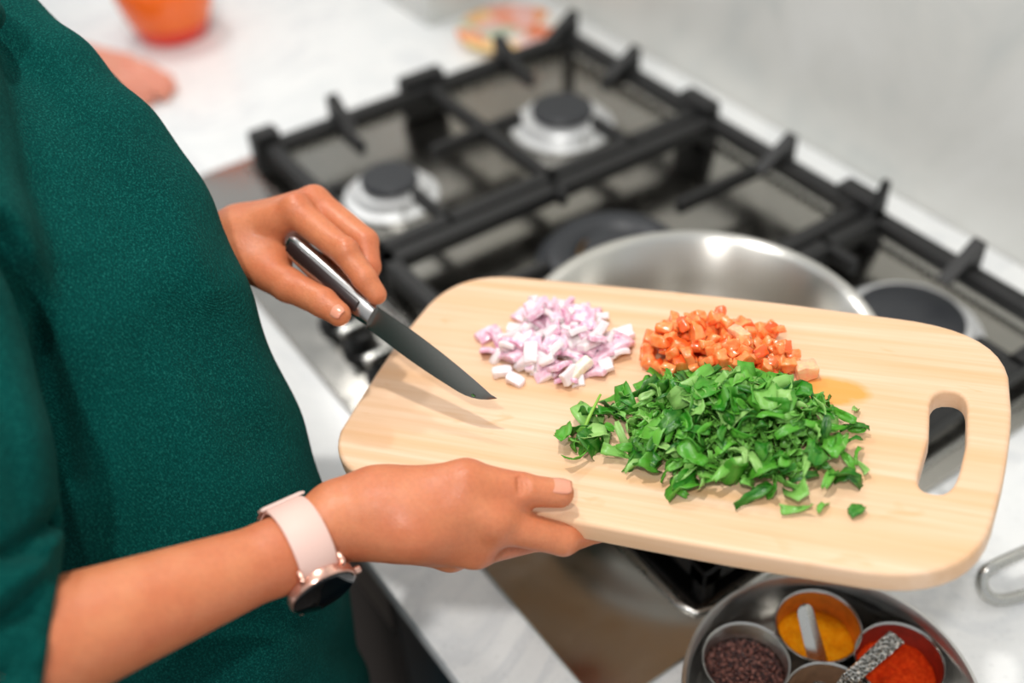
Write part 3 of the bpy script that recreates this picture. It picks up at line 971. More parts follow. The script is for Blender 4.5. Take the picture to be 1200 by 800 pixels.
fl.chain([i0, i1], [.0108, .0094], .004); fl.chain([i1, i2, i3], [.0092, .0084, .0070], .002)
fl.chain([m0, m1], [.0108, .0094], .004); fl.chain([m1, m2, m3], [.0092, .0084, .0072], .002)
fl.chain([r0, r1], [.0102, .0090], .004); fl.chain([r1, r2, r3], [.0088, .0080, .0070], .002)
fl.chain([l0, l1], [.0092, .0080], .004); fl.chain([l1, l2, l3], [.0078, .0072, .0062], .002)
t0, t1, t2, t3 = P(285, 302, .770), P(338, 334, .747), P(378, 354, .733), P(397, 368, .7275)
fl.cone(P(268, 295, .778), t0, .017, .0155, .010); fl.cone(t0, t1, .0150, .0112, .008); fl.cone(t1, t2, .0112, .0098, .004); fl.cone(t2, t3, .0096, .0082, .003)
fl.cone(P(300, 290, .772), P(325, 305, .764), .013, .010, .010)
fl.ell(P(347, 240, .756), (.0078, .0078, .0075), .006); fl.ell(P(405, 291, .734), (.0072, .0072, .007), .005)
v2, f2 = fl.mesh('l'); v2 = relax(v2, f2, 2, 0.4)

# sweater sections: (z, cx, cy, half width, half depth), leaning with the cook
SIL = [(.52, .20, -.725), (.455, .255, -.705), (.405, .335, -.690), (.375, .395, -.672), (.338, .450, -.650), (.25, .512, -.652), (.20, .553, -.652), (.145, .584, -.652), (.05, .592, -.657), (-.06, .612, -.665), (-.20, .625, -.67)]
secs = []
for z, x, y in SIL:
    a_, b_ = (.165, .115) if z < .1 else (.155, .110)
    if z > .42: a_, b_ = .15, .10
    den = math.sqrt((a_ * .2) ** 2 + (b_ * .98) ** 2)
    secs.append((z, x - a_ * a_ * .2 / den, y - b_ * b_ * .98 / den, a_, b_))
secs.append((.60, .14, -.82, .10, .075))
sh_r = P(-150, 60, .64); el_r = P(-45, 775, .535)
sh_l = np.array([0.05, -0.84, 0.47])
sw = Field((-0.12, -1.02, -0.24), (0.86, -0.60, 0.66), 0.0034)
sw.loft(secs, .03)
tors = secs
# right sleeve: shoulder, upper arm, rolled cuff just past the elbow
sw.chain([sh_r, P(-88, 330, .60), P(-52, 545, .557), P(-56, 690, .538)], [.070, .062, .052, .049], .020)
sw.chain([P(-56, 690, .538), P(-58, 780, .534), P(-42, 788, .537)], [.049, .047, .046], .010)
sw.cone(P(-85, 806, .532), P(80, 744, .559), .0470, .0450, .006)
# left sleeve, behind the body
sw.chain([sh_l, np.array([.10, -.80, .28]), np.array([.24, -.775, .17])], [.068, .056, .050], .03)
sw.chain([np.array([.24, -.775, .17]), P(205, 314, .80)], [.050, .030], .02)
sw.cone(P(222, 306, .797), P(228, 303, .796), .030, .0295, .004)


DRAPES = [  # outline of the fold on the garment, width, depth (+ sunk, - raised), range of distance it lies in
    ([(0, 5), (70, 70), (140, 148), (205, 240), (250, 340)], 22, -.0065, .5, .85),
    ([(-20, 40), (50, 110), (110, 190), (160, 290)], 26, .0060, .5, .85),
    ([(-10, 270), (28, 345), (50, 410), (74, 500), (84, 560)], 17, .0100, .45, .85),
    ([(110, 330), (170, 430), (190, 560), (180, 640)], 30, .0045, .5, .90),
    ([(60, 210), (130, 300), (230, 420), (300, 520)], 26, .0040, .5, .90),
    ([(150, 760), (260, 720), (350, 735), (410, 760)], 22, .0050, .5, 1.0),
    ([(-30, 420), (10, 500), (20, 600)], 20, .0040, .45, .56),
    ([(72, 600), (40, 628), (0, 655), (-40, 700)], 12, .0085, .44, .57),
    ([(70, 668), (38, 700), (5, 722), (-30, 750)], 11, .0075, .44, .57),
    ([(60, 730), (35, 760), (0, 792), (-20, 830)], 11, .0065, .44, .57),
    ([(70, 634), (45, 662), (15, 690), (-20, 720)], 12, -.0045, .44, .57),
]


def folds(Pt):
    x, y, z = Pt[:, 0], Pt[:, 1], Pt[:, 2]
    d = .0050 * np.sin(24 * z + 16 * x + 3 * np.sin(11 * x + 5 * z)) * np.sin(9 * x + 6 * y + 1.0)
    a0, a1 = P(-52, 520, .557), P(-58, 780, .534); ax = (a1 - a0) / np.linalg.norm(a1 - a0)
    q = (Pt - a0) @ ax; rv = (Pt - a0) - q[:, None] * ax; rr = np.linalg.norm(rv, axis=1)
    ang = np.arctan2(rv @ cr, -(rv @ cd))
    L = np.linalg.norm(a1 - a0)
    m = np.clip((q / L - .15) / .5, 0, 1) * (rr < .075) * np.clip((.075 - rr) / .01, 0, 1)
    fs_ = np.abs(np.sin(q * 88 - 1.0 * ang + .9 * np.sin(2.2 * ang + q * 40)))
    d += m * (.0075 * (1 - fs_) ** 2.2 - .0015)
    # long drapes of the knit on the side of the trunk and sleeve
    rel = Pt - CAM; dz = rel @ cd; px = 600 + FPX * (rel @ cr) / dz; py = 400 - FPX * (rel @ cu) / dz
    for pts, w_, amp, tmin, tmax in DRAPES:
        pts = np.array(pts, float); best = np.full(len(Pt), 1e9)
        for u, v in zip(pts[:-1], pts[1:]):
            e = v - u; t = np.clip(((px - u[0]) * e[0] + (py - u[1]) * e[1]) / (e @ e), 0, 1)
            best = np.minimum(best, (px - u[0] - t * e[0]) ** 2 + (py - u[1] - t * e[1]) ** 2)
        d += amp * np.exp(-best / w_ ** 2) * ((dz > tmin) & (dz < tmax))
    d += .0016 * np.sin(55 * z - 40 * x + 4 * np.sin(20 * y)) * np.sin(21 * y + 13 * z)
    return d


sw.displace(folds)
# hanging fold lines: ridge (raised) and creases (cut)
def ridge(pts, r, k):
    for a, b in zip(pts[:-1], pts[1:]): sw.cone(a, b, r, r, k)


ridge([P(8, 10, .735), P(75, 75, .728), P(140, 150, .722), P(190, 240, .716)], .012, .03)
ridge([P(190, 240, .716), P(245, 350, .715), P(280, 460, .72)], .010, .03)
for pts in ([P(0, 290, .585), P(30, 355, .60), P(52, 420, .61)], [P(60, 610, .50), P(10, 640, .488), P(-30, 680, .486)], [P(64, 690, .507), P(15, 720, .495), P(-20, 760, .49)], [P(40, 740, .502), P(5, 770, .496)]):
    for a, b in zip(pts[:-1], pts[1:]): sw.cone(a, b, .006, .006, .018, cut=True)
# rolled cuff: the sleeve ends in a plane across the forearm
ii = np.argwhere(np.abs(sw.F) < .12); Pt = sw.lo + ii * sw.h
c0 = P(63, 727, .555); fa_ = P(80, 744, .559) - P(-85, 806, .532); fa_ /= np.linalg.norm(fa_)
cn = np.cross(P(72, 655, .55) - P(54, 800, .56), P(72, 655, .55) - P(68, 655, .50)); cn /= np.linalg.norm(cn)
if cn @ cr < 0: cn = -cn
rv = Pt - P(0, 776, .545); rv = rv - (rv @ fa_)[:, None] * fa_
mk = (np.linalg.norm(rv, axis=1) < .060) & (((Pt - c0) @ cn) > -.012) & (((Pt - CAM) @ cd) < .615)
tgt = tuple(ii[mk].T)
roll = .0022 * np.exp(-(((Pt[mk] - c0) @ cn + .006) / .005) ** 2)
sw.F[tgt] = np.maximum(sw.F[tgt] - roll, ((Pt[mk] - c0) @ cn)).astype(np.float32)
# neck opening, open hem and cuffs
zz = sw.lo[2] + sw.h * np.arange(sw.n[2])
sw.F = np.maximum(sw.F, (-.205 - zz).reshape(1, 1, -1).astype(np.float32))
v3, f3 = sw.mesh('s'); v3 = relax(v3, f3, 2, 0.5)
sweater = quads_obj('sweater', [(v3, f3)], M_WOOL, cook)
tag(sweater, 'dark green wool sweater with rolled sleeve')

# body under the clothes: trunk, neck, head, upper arms, legs
bd = Field((-0.14, -1.06, -0.90), (0.86, -0.58, 1.00), 0.0085)
bd.loft([(z, x, y, a - .016, b - .016) for z, x, y, a, b in secs], .02)
hip = np.array([.585, -.78, -.18])
neck = np.array([.115, -.83, .60]); head = np.array([.10, -.775, .745])
bd.cone(neck - [0, 0, .06], head - [0, .01, .05], .052, .05, .02)
bd.ell(head, (.074, .093, .108), .01); bd.ell(head + [0, .03, -.055], (.052, .062, .055), .02)
bd.cone(head + [0, .085, .012], head + [0, .110, -.018], .009, .013, .01)
bd.cone(head + [-.022, .086, -.052], head + [.022, .086, -.052], .008, .008, .008)
for s in (-1, 1):
    bd.ell(head + [s * .076, -.005, -.005], (.010, .020, .030), .006)
    bd.cone(head + [s * .015, .086, .03], head + [s * .045, .074, .032], .007, .006, .012)
bd.chain([sh_r, P(-88, 330, .60), P(-52, 545, .557), P(-56, 720, .538), P(-50, 786, .538)], [.046, .030, .028, .028, .030], .005)
bd.chain([sh_l, np.array([.10, -.80, .28]), L_el], [.05, .043, .037], .02)
for s in (-1, 1):
    h0 = hip + [s * .085, 0, 0]
    bd.chain([h0, h0 + [s * .01, .01, -.32], h0 + [s * .01, -.015, -.65]], [.078, .056, .038], .02)
    bd.cone(h0 + [s * .01, -.02, -.665], h0 + [s * .02, .10, -.69], .032, .026, .02)
v4, f4 = bd.mesh('b'); v4 = relax(v4, f4, 1, 0.4)
body = quads_obj('body', [(v1, f1), (v2, f2), (v4, f4)], M_SKIN, cook)
tr = Field((0.36, -0.96, -0.87), (0.86, -0.60, -0.10), 0.008)
tr.ell(hip + [0, 0, .02], (.150, .106, .10), .03)
for s in (-1, 1):
    h0 = hip + [s * .085, 0, 0]
    tr.chain([h0, h0 + [s * .01, .01, -.32], h0 + [s * .01, -.015, -.63]], [.086, .066, .056], .02)
v5, f5 = tr.mesh('t'); quads_obj('trousers', [(v5, f5)], M_TROUSER, cook)
hr = Field((-0.06, -0.96, 0.50), (0.26, -0.64, 0.90), 0.006)
hr.ell(head + [0, -.022, .022], (.084, .092, .104), .01); hr.cone(head + [0, -.09, -.03], head + [0, -.11, -.16], .05, .03, .03)
v6, f6 = hr.mesh('h'); quads_obj('hair', [(v6, f6)], M_HAIR, cook)
for s in (-1, 1):
    bm = bmesh.new(); bmesh.ops.create_uvsphere(bm, u_segments=16, v_segments=10, radius=.012, matrix=Matrix.Translation(Vector(head + [s * .030, .077, .012]))); obj_bm('eye', bm, M_EYE, cook)
    bm = bmesh.new(); h0 = hip + [s * .095, 0, 0]
    bm_box(bm, (h0[0] - .045, h0[1] - .075, -.899), (h0[0] + .045, h0[1] + .155, -.83), .03, 4); obj_bm('shoe', bm, M_SHOE, cook)


def nail(center, along, normal, L, W):
    along = Vector(along).normalized(); normal = Vector(normal); normal = (normal - along * normal.dot(along)).normalized(); side = normal.cross(along)
    b = bmesh.new(); nx, ny = 9, 9; g = []
    for i in range(nx):
        row = []
        for j in range(ny):
            u = i / (nx - 1) * 2 - 1; w = j / (ny - 1) * 2 - 1
            k = (1 - abs(u) ** 3 * 0.35)
            row.append(b.verts.new(Vector(center) + along * (u * L / 2) + side * (w * k * W / 2) - normal * (0.0017 * (w * k) ** 2 + .0008 * u * u)))
        g.append(row)
    for i in range(nx - 1):
        for j in range(ny - 1): b.faces.new((g[i][j], g[i + 1][j], g[i + 1][j + 1], g[i][j + 1]))
    r = bmesh.ops.extrude_face_region(b, geom=list(b.faces))
    for v in [x for x in r['geom'] if isinstance(x, bmesh.types.BMVert)]: v.co -= normal * .0006
    return obj_bm('fingernail', b, M_NAIL, cook)


from mathutils.bvhtree import BVHTree
arm_tree = BVHTree.FromPolygons([tuple(v) for v in v1], [tuple(int(i) for i in f) for f in f1])
arm_tree2 = BVHTree.FromPolygons([tuple(v) for v in v2], [tuple(int(i) for i in f) for f in f2])
for tree, a_, b_, nn, L_, W_, bk in ((arm_tree, ti, tt, cu * 0.72 - cd * 0.68, .0145, .0112, .0015), (arm_tree2, t2, t3, -cd * 0.8 + cr * 0.35 - cu * .1, .0105, .0095, -.0005)):
    tdir = Vector(b_ - a_).normalized(); nn = Vector(nn); nn = (nn - tdir * nn.dot(tdir)).normalized()
    c0 = Vector(b_) - tdir * bk
    hit = tree.ray_cast(c0 + nn * .03, -nn, .03)
    nail((hit[0] if hit[0] is not None else c0 + nn * .008) + nn * .0004, tdir, nn, L_, W_)

# ------------------------------------------------------------------ wristwatch
wc = (P(350, 641, .6165) + P(350, 641, .634)) / 2
wA = P(372, 626, .634) - P(250, 683, .606); wA /= np.linalg.norm(wA)
wV = -(cd + ((341 - 600) * cr + (400 - 645) * cu) / FPX); wV -= wA * (wA @ wV); wV /= np.linalg.norm(wV)     # towards the viewer's side of the wrist
wD = np.cross(wA, wV)
if wD @ cu > 0: wD = -wD                                     # down side
# wrist section under the strap, measured on the arm itself
sec = []
for k in range(72):
    a = 2 * math.pi * k / 72; d_ = Vector(wV * math.cos(a) + wD * math.sin(a)); r_ = []
    for o_ in (-.011, 0, .011):
        hit = arm_tree.ray_cast(Vector(wc + wA * o_) + d_ * .08, -d_, .08)
        if hit[0] is not None: r_.append(.08 - hit[3])
    sec.append(max(r_) if r_ else .022)
sec = np.array(sec)
for _ in range(4): sec = .25 * np.roll(sec, 1) + .5 * sec + .25 * np.roll(sec, -1)


def wrist_r(a): return float(np.interp(a % (2 * math.pi), np.linspace(0, 2 * math.pi, 73), np.append(sec, sec[0]))) + .0003


W = thing('wristwatch', tuple(wc), 'round black wristwatch on a pale pink strap worn on the near wrist', 'wristwatch')
M_STRAP = MatB('pink_silicone', (226, 190, 178), 0.5, 0, 0.35).m
M_ROSE = MatB('rose_gold', (224, 178, 160), 0.25, 0.9).m
M_KEEP = MatB('pale_keeper', (240, 214, 204), 0.3, 0.2).m
M_FACE = MatB('watch_glass', (4, 7, 10), 0.05).m


def band(a0, a1, w0, w1, r_in, th, n=40):
    b = bmesh.new(); rings = []
    for i in range(n + 1):
        s = i / n; a = a0 + (a1 - a0) * s
        def ep(t): return Vector(wV * math.cos(t) + wD * math.sin(t)) * wrist_r(t)
        e = ep(a); tg_ = ep(a + .05) - ep(a - .05)
        nrm = tg_.cross(Vector(wA)); nrm.normalize()
        if nrm.dot(e) < 0: nrm = -nrm
        w = (w0 + (w1 - w0) * s) / 2
        c_ = Vector(wc) + e
        rings.append([b.verts.new(c_ + Vector(wA) * sx * w + nrm * h) for sx, h in ((-1, r_in), (-1, r_in + th * .7), (-.86, r_in + th), (.86, r_in + th), (1, r_in + th * .7), (1, r_in))])
    for p, q in zip(rings[:-1], rings[1:]):
        for k in range(6): b.faces.new((p[k], p[(k + 1) % 6], q[(k + 1) % 6], q[k]))
    b.faces.new(rings[0]); b.faces.new(rings[-1][::-1])
    return b


FA = math.radians(66)      # angle of the face round the wrist, from the viewer's side downwards
obj_bm('strap', band(FA + 0.55, FA - 0.55 + 2 * math.pi, .0215, .0215, .0006, .0022, 72), M_STRAP, W, sharp=50)
obj_bm('keeper', band(math.radians(-88), math.radians(-66), .0260, .0260, .0030, .0018, 8), M_KEEP, W, sharp=50)
obj_bm('buckle', band(math.radians(-125), math.radians(-95), .0240, .0240, .0030, .0012, 10), M_ROSE, W, sharp=50)
fn = Vector(wV * math.cos(FA) + wD * math.sin(FA)).normalized()
fb = Vector(wV * math.cos(FA) + wD * math.sin(FA)) * wrist_r(FA) + Vector(wc)
fx = Vector(wA); fy = fn.cross(fx)
MW = Matrix([[fx[i], fy[i], fn[i], fb[i]] for i in range(3)] + [[0, 0, 0, 1]])
bm = bmesh.new(); bm_lathe(bm, [(.0150, -.0005), (.0184, .0006), (.0198, .0022), (.0200, .0055), (.0196, .0070), (.0188, .0075)], (0, 0, 0), 64, M=MW); obj_bm('case', bm, M_ROSE, W, sharp=35)
bm = bmesh.new(); bm_lathe(bm, [(.0189, .0068), (.0189, .0078), (.0174, .0086), (.0005, .0089)], (0, 0, 0), 64, M=MW); tag(obj_bm('watch_face', bm, M_FACE, W), 'black glass watch face')
for s in (-1, 1):
    for t in (-1, 1):
        bm = bmesh.new()
        bm_box(bm, (s * .0118 - .0013, min(t * .0125, t * .0230), -.0015), (s * .0118 + .0013, max(t * .0125, t * .0230), .0055), .0010, 2, MW)
        obj_bm('lug', bm, M_ROSE, W, sharp=40)
bm = bmesh.new(); bm_lathe(bm, [(.0022, 0), (.0022, .003), (.0015, .0036)], (0, 0, 0), 16, M=MW @ Matrix.Translation((.0195, .004, .0055)) @ Matrix.Rotation(math.pi / 2, 4, 'Y')); obj_bm('crown', bm, M_ROSE, W, sharp=40)

# ------------------------------------------------------------------ spice tin
TC = (.887, -.445)
M_TIN = m_steel('tin_steel', (206, 205, 202), 0.36, (40, 40, 200))
tin = thing('spice_tin', (TC[0], TC[1], 0.0006), 'round open stainless steel spice tin holding small cups, on the near worktop', 'spice tin')
bm = bmesh.new()
bm_lathe(bm, [(0.0005, .0008), (.092, .0008), (.0945, .0035), (.0955, .046), (.0985, .0505), (.0980, .0535), (.0955, .0540), (.0935, .0500), (.0925, .0050), (.0905, .0030), (0.0005, .0030)], (TC[0], TC[1], 0), 96)
obj_bm('tin_body', bm, M_TIN, tin, sharp=60)
M_CUP = m_steel('cup_steel', (186, 184, 180), 0.2, (60, 60, 200))


def dust(name, rgb):
    b = MatB(name, rgb, 0.55, 0.25)
    n = b.noise(b.coord(), 120, 4)
    b.color(b.mix(b.ramp(n, [(0.3, 0.5), (0.7, 1.0)]), tuple(int(v * 0.6) for v in rgb), rgb)); return b.m


def m_powder(name, c1, c2, c3, sc=380):
    b = MatB(name, c1, 0.95, 0, 0.1)
    b.color(b.ramp(b.noise(b.coord(), sc, 4, 0.7), [(0.3, c2), (0.5, c1), (0.72, c3)]))
    b.bump(b.noise(b.coord(), 900, 4, 0.7), 0.9, 0.0015); return b.m


CUPS = [('mustard', -.056, -.022), ('turmeric', -.046, .038), ('chili', .006, .062), ('center', .0, .0), ('d', .055, .024), ('e', .047, -.040), ('f', -.006, -.062)]
labels = {'mustard': 'steel cup of dark mustard seeds at the left in the spice tin', 'turmeric': 'steel cup of yellow turmeric powder at the back of the spice tin', 'chili': 'steel cup of red chilli powder at the right in the spice tin', 'center': 'middle steel cup in the spice tin, with two spoons in it'}
inner = {'mustard': M_CUP, 'turmeric': dust('turmeric_dust', (226, 128, 20)), 'chili': dust('chilli_dust', (150, 34, 10)), 'center': dust('cumin_dust', (128, 96, 70))}
fillers = {'mustard': None, 'turmeric': m_powder('turmeric_powder', (252, 164, 10), (240, 136, 4), (255, 186, 40)), 'chili': m_powder('chilli_powder', (226, 62, 14), (196, 38, 8), (244, 92, 30)), 'center': m_powder('cumin_powder', (120, 84, 52), (90, 60, 36), (150, 112, 74))}
for key, dx, dy in CUPS:
    if key in 'ef' or key == 'd': continue          # outside the photograph
    x, y = TC[0] + dx, TC[1] + dy
    b = bmesh.new()
    fs = bm_lathe(b, [(0.0005, .0036), (.0262, .0036), (.0285, .0062), (.0292, .0425), (.0306, .0440), (.0300, .0452), (.0284, .0438), (.0276, .0064), (.0255, .0048), (0.0005, .0046)], (x, y, 0), 56)
    for f in b.faces:
        if (Vector((f.calc_center_median().x - x, f.calc_center_median().y - y))).length < .0283 and f.calc_center_median().z > .0046: f.material_index = 1
    cup = obj_bm('spice_cup', b, [M_CUP, inner[key]], sharp=60)
    tag(cup, labels[key], 'cup', 'small steel cups in the spice tin')
    # contents
    lvl = {'mustard': .026, 'turmeric': .021, 'chili': .027, 'center': .018}[key]
    b = bmesh.new(); rings = []
    off = Vector((dx * 90, dy * 90, 3))
    for i in range(15):
        r = .0274 * i / 14; ring = []
        for k in range(40):
            a = 2 * math.pi * k / 40; px_, py_ = r * math.cos(a), r * math.sin(a)
            q = Vector((px_ * 70, py_ * 70, 0)) + off
            amp = {'mustard': .0015, 'turmeric': .0050, 'chili': .0060, 'center': .002}[key] * (1 - (i / 14) ** 4 * .7)
            z = lvl + amp * mnoise.noise(q) + amp * .5 * mnoise.noise(q * 2.3) + amp * .25 * mnoise.noise(q * 5)
            if key == 'chili': z += .006 * math.exp(-((px_ - .006) ** 2 + (py_ + .003) ** 2) / .00016)
            if key == 'turmeric': z += -.006 * math.exp(-((px_ + .002) ** 2 + (py_ + .004) ** 2) / .00005) + .003
            ring.append(b.verts.new((x + px_, y + py_, max(z, .0055))))
            if i == 0: break
        rings.append(ring)
    for k in range(40): b.faces.new((rings[0][0], rings[1][k], rings[1][(k + 1) % 40]))
    for p, q in zip(rings[1:-1], rings[2:]):
        for k in range(40): b.faces.new((p[k], q[k], q[(k + 1) % 40], p[(k + 1) % 40]))
    bot = [b.verts.new((x + .0250 * math.cos(2 * math.pi * k / 40), y + .0250 * math.sin(2 * math.pi * k / 40), .0050)) for k in range(40)]
    for k in range(40): b.faces.new((rings[-1][k], bot[k], bot[(k + 1) % 40], rings[-1][(k + 1) % 40]))
    b.faces.new(bot[::-1])
    if key == 'mustard':
        base_seed = bmesh.new(); bmesh.ops.create_icosphere(base_seed, subdivisions=1, radius=.0013)
        sv = [v.co.copy() for v in base_seed.verts]; sf = [[v.index for v in f.verts] for f in base_seed.faces]; base_seed.free()
        for k in range(1500):
            r = .0266 * math.sqrt(random.random()); a = random.uniform(0, 6.283)
            c_ = Vector((x + r * math.cos(a), y + r * math.sin(a), lvl + .0006 + random.uniform(-.0006, .0018)))
            s_ = random.uniform(.8, 1.15)
            vv = [b.verts.new(c_ + p * s_) for p in sv]
            for f in sf: b.faces.new([vv[i] for i in f])
        ms = MatB('mustard_seed', (58, 34, 34), 0.35)
        ms.color(ms.ramp(ms.noise(ms.coord(), 420, 1), [(0.35, (30, 16, 18)), (0.52, (78, 44, 42)), (0.62, (150, 100, 88))])); mm_ = ms.m
    else: mm_ = fillers[key]
    nm = {'mustard': 'mustard_seeds', 'turmeric': 'turmeric_powder', 'chili': 'chilli_powder', 'center': 'ground_spice'}[key]
    o = obj_bm(nm, b, mm_)
    tag(o, {'mustard': 'dark brown mustard seeds filling the left cup of the spice tin', 'turmeric': 'yellow orange turmeric powder lumped in the back cup of the spice tin', 'chili': 'bright red chilli powder heaped in the right cup of the spice tin', 'center': 'brown ground spice in the middle cup of the spice tin'}[key], 'spice', kind='stuff')


def spoon(name, end, mid, bowl, w_end, w_mid, mat, label, rounded, ridge_h):
    end, mid, bowl = Vector(end), Vector(mid), Vector(bowl)
    t = thing(name, tuple(bowl), label, 'spoon')
    d = (mid - end).normalized(); side = d.cross(Vector((0, 0, 1))).normalized(); up = side.cross(d)
    b = bmesh.new(); rings = []
    pts = [(end + (mid - end) * s, w_end + (w_mid - w_end) * s) for s in np.linspace(0, 1, 12)] + [(mid + (bowl - mid) * s, w_mid * (1 - .35 * s)) for s in (0.35, 0.7, 1.0)]
    if rounded:
        pts = [(end - d * w_end * .48, w_end * .35), (end - d * w_end * .40, w_end * .68), (end - d * w_end * .2, w_end * .92)] + pts
    for c_, w in pts:
        w /= 2
        rings.append([b.verts.new(c_ + side * sx * w + up * h) for sx, h in ((-1, 0), (-.8, .0010), (0, .0010 + ridge_h), (.8, .0010), (1, 0), (.8, -.0010), (-.8, -.0010))])
    for p, q in zip(rings[:-1], rings[1:]):
        for k in range(7): b.faces.new((p[k], p[(k + 1) % 7], q[(k + 1) % 7], q[k]))
    b.faces.new(rings[0][::-1]); b.faces.new(rings[-1])
    obj_bm('spoon_handle', b, mat, t, sharp=25)
    b = bmesh.new()
    bm_lathe(b, [(.0005, -.0042), (.006, -.0030), (.0095, 0), (.0100, .0004), (.0088, .0004), (.0055, -.0022), (.0005, -.0034)], (0, 0, 0), 24, M=Matrix.Translation(bowl + Vector((0, 0, .001))))
    obj_bm('spoon_bowl', b, M_STEEL2, t)


mp = MatB('embossed_steel', (180, 178, 172), 0.25, 1.0)
vo = mp.nt.nodes.new('ShaderNodeTexVoronoi'); vo.inputs['Scale'].default_value = 420; mp.nt.links.new(mp.coord(), vo.inputs[0])
mp.bump(vo.outputs['Distance'], 1.0, 0.003)
mp.color(mp.ramp(vo.outputs['Distance'], [(0.2, (90, 88, 82)), (0.6, (206, 204, 198))]))
spoon('teaspoon', V3(944, 718, .775), V3(968, 812, .780), (.9000, -.4560, .024), .0125, .0165, M_STEEL2, 'plain steel spoon with a rounded ridged handle standing in the middle spice cup', True, .0016)
spoon('teaspoon', V3(1051, 746, .768), (.8860, -.4270, .054), (.8850, -.4500, .023), .0125, .0105, mp.m, 'steel spoon with an embossed patterned handle pointing across the red chilli cup', False, .0003)

# ------------------------------------------------------------------ steel tongs at the right
tg = thing('tongs', (.88, -.25, .002), 'bent steel rod tongs lying on the worktop at the right edge of the photo', 'tongs')
bm = bmesh.new()
def onz(px, py, z):
    v = cd + ((px - 600) * cr + (400 - py) * cu) / FPX
    return CAM + v * (z - CAM[2]) / v[2]
A0, A1 = onz(1215, 640, .030), onz(1160, 664, .030); B0, B1 = onz(1215, 694, .006), onz(1172, 705, .006)
mid = onz(1149, 684, .018)
far = (A0 - A1) / np.linalg.norm(A0 - A1)
pts = [A0 + far * .16, A0, A1, onz(1152, 671, .026), mid, onz(1156, 698, .010), B1, B0, B0 + far * .16]
dense = []
for a, b in zip(pts[:-1], pts[1:]):
    for s in np.linspace(0, 1, 6)[:-1]: dense.append(a + (b - a) * s)
dense.append(pts[-1]); dense = np.array(dense)
for _ in range(6): dense[1:-1] = .25 * dense[:-2] + .5 * dense[1:-1] + .25 * dense[2:]
bm_tube(bm, [tuple(p) for p in dense], .0046, 12)
obj_bm('tong_arms', bm, M_STEEL2, tg)
for q in (dense[0], dense[-1]):
    bm = bmesh.new(); bmesh.ops.create_uvsphere(bm, u_segments=16, v_segments=8, radius=.012, matrix=Matrix.Translation(Vector(q)) @ Matrix.Diagonal((1, 1, .35, 1))); obj_bm('tong_tip', bm, M_STEEL2, tg)

# ------------------------------------------------------------------ far end of the worktop
OX, OY = -.437, -.385
M_OR = MatB('orange_enamel', (250, 110, 20), 0.2, 0, 0.6).m
M_RED = MatB('red_enamel', (240, 54, 22), 0.2, 0, 0.6).m
ob = thing('bowl', (OX, OY, 0.0006), 'glossy orange bowl with a red base on the far end of the worktop', 'bowl')
bm = bmesh.new()
bm_lathe(bm, [(.0005, .0008), (.044, .0008), (.050, .006), (.0575, .026), (.0560, .026), (.048, .008), (.0005, .006)], (OX, OY, 0), 64)
tag(obj_bm('bowl_base', bm, M_RED, ob, sharp=60), 'red base')
bm = bmesh.new()
bm_lathe(bm, [(.0575, .0262), (.0640, .044), (.070, .070), (.0715, .095), (.0700, .097), (.0685, .095), (.0670, .070), (.061, .045), (.0555, .0266)], (OX, OY, 0), 64, False, False)
tag(obj_bm('bowl_wall', bm, M_OR, ob, sharp=60), 'orange wall')

b_ = MatB('patterned_print', (240, 236, 230), 0.5)
vo = b_.nt.nodes.new('ShaderNodeTexVoronoi'); vo.inputs['Scale'].default_value = 26; b_.nt.links.new(b_.coord(), vo.inputs[0])
sepc = b_.nt.nodes.new('ShaderNodeSeparateColor'); b_.nt.links.new(vo.outputs['Color'], sepc.inputs[0])
b_.color(b_.ramp(sepc.outputs[0], [(0.0, (238, 128, 60)), (0.22, (240, 196, 190)), (0.40, (236, 232, 224)), (0.58, (170, 190, 160)), (0.75, (236, 120, 70)), (0.9, (244, 214, 150))]))
pl = thing('plate', (-.118, -.010, .0006), 'small round plate with a colourful pattern behind the far corner of the hob', 'plate')
bm = bmesh.new(); bm_lathe(bm, [(.0005, .0008), (.045, .0008), (.072, .010), (.074, .012), (.072, .0135), (.046, .004), (.0005, .0036)], (-.118, -.010, 0), 64)
obj_bm('plate_body', bm, b_.m, pl)

# ------------------------------------------------------------------ second person at the far left
mate = thing('person', (-.70, -.86, -.90), 'person mostly out of frame whose bare hand rests on the worktop by the orange bowl', 'person')
hf = Field((-.60, -.76, -.01), (-.18, -.38, .12), .0026)
w0 = np.array([-.395, -.555, .036]); d0 = np.array([.80, .55, 0.]) / np.linalg.norm([.80, .55]); s0 = np.array([-d0[1], d0[0], 0])
el2 = np.array([-.56, -.72, .09])
hf.cone(el2, w0, .036, .022, .01)
for k, (o_, l_, r_) in enumerate(((-.027, .066, .0078), (-.009, .078, .0086), (.010, .074, .0086), (.028, .058, .0078))):
    mc = w0 + d0 * .082 + s0 * o_ * .9 + np.array([0, 0, -.008]); hf.cone(w0 + s0 * o_ * .5, mc, .017, .0115, .012)
    md = mc + d0 * l_ * .55 + np.array([0, 0, -.008]) + s0 * o_ * .10; hf.cone(mc, md, .0108, r_ + .001, .004)
    tp = md + d0 * l_ * .5 + s0 * o_ * .06; tp[2] = r_ + .001; hf.cone(md, tp, r_ + .001, r_, .003)
hf.cone(w0 + s0 * -.012, w0 + d0 * .04 + s0 * -.040 + np.array([0, 0, -.014]), .016, .012, .01); hf.cone(w0 + d0 * .04 + s0 * -.040 + np.array([0, 0, -.014]), w0 + d0 * .085 + s0 * -.052 + np.array([0, 0, -.024]), .0115, .0085, .004)
va, fa = hf.mesh('m'); va = relax(va, fa, 1, .4)
bf = Field((-1.02, -1.12, -.90), (-.40, -.68, .98), .010)
b0 = np.array([-.72, -.90, 0.])
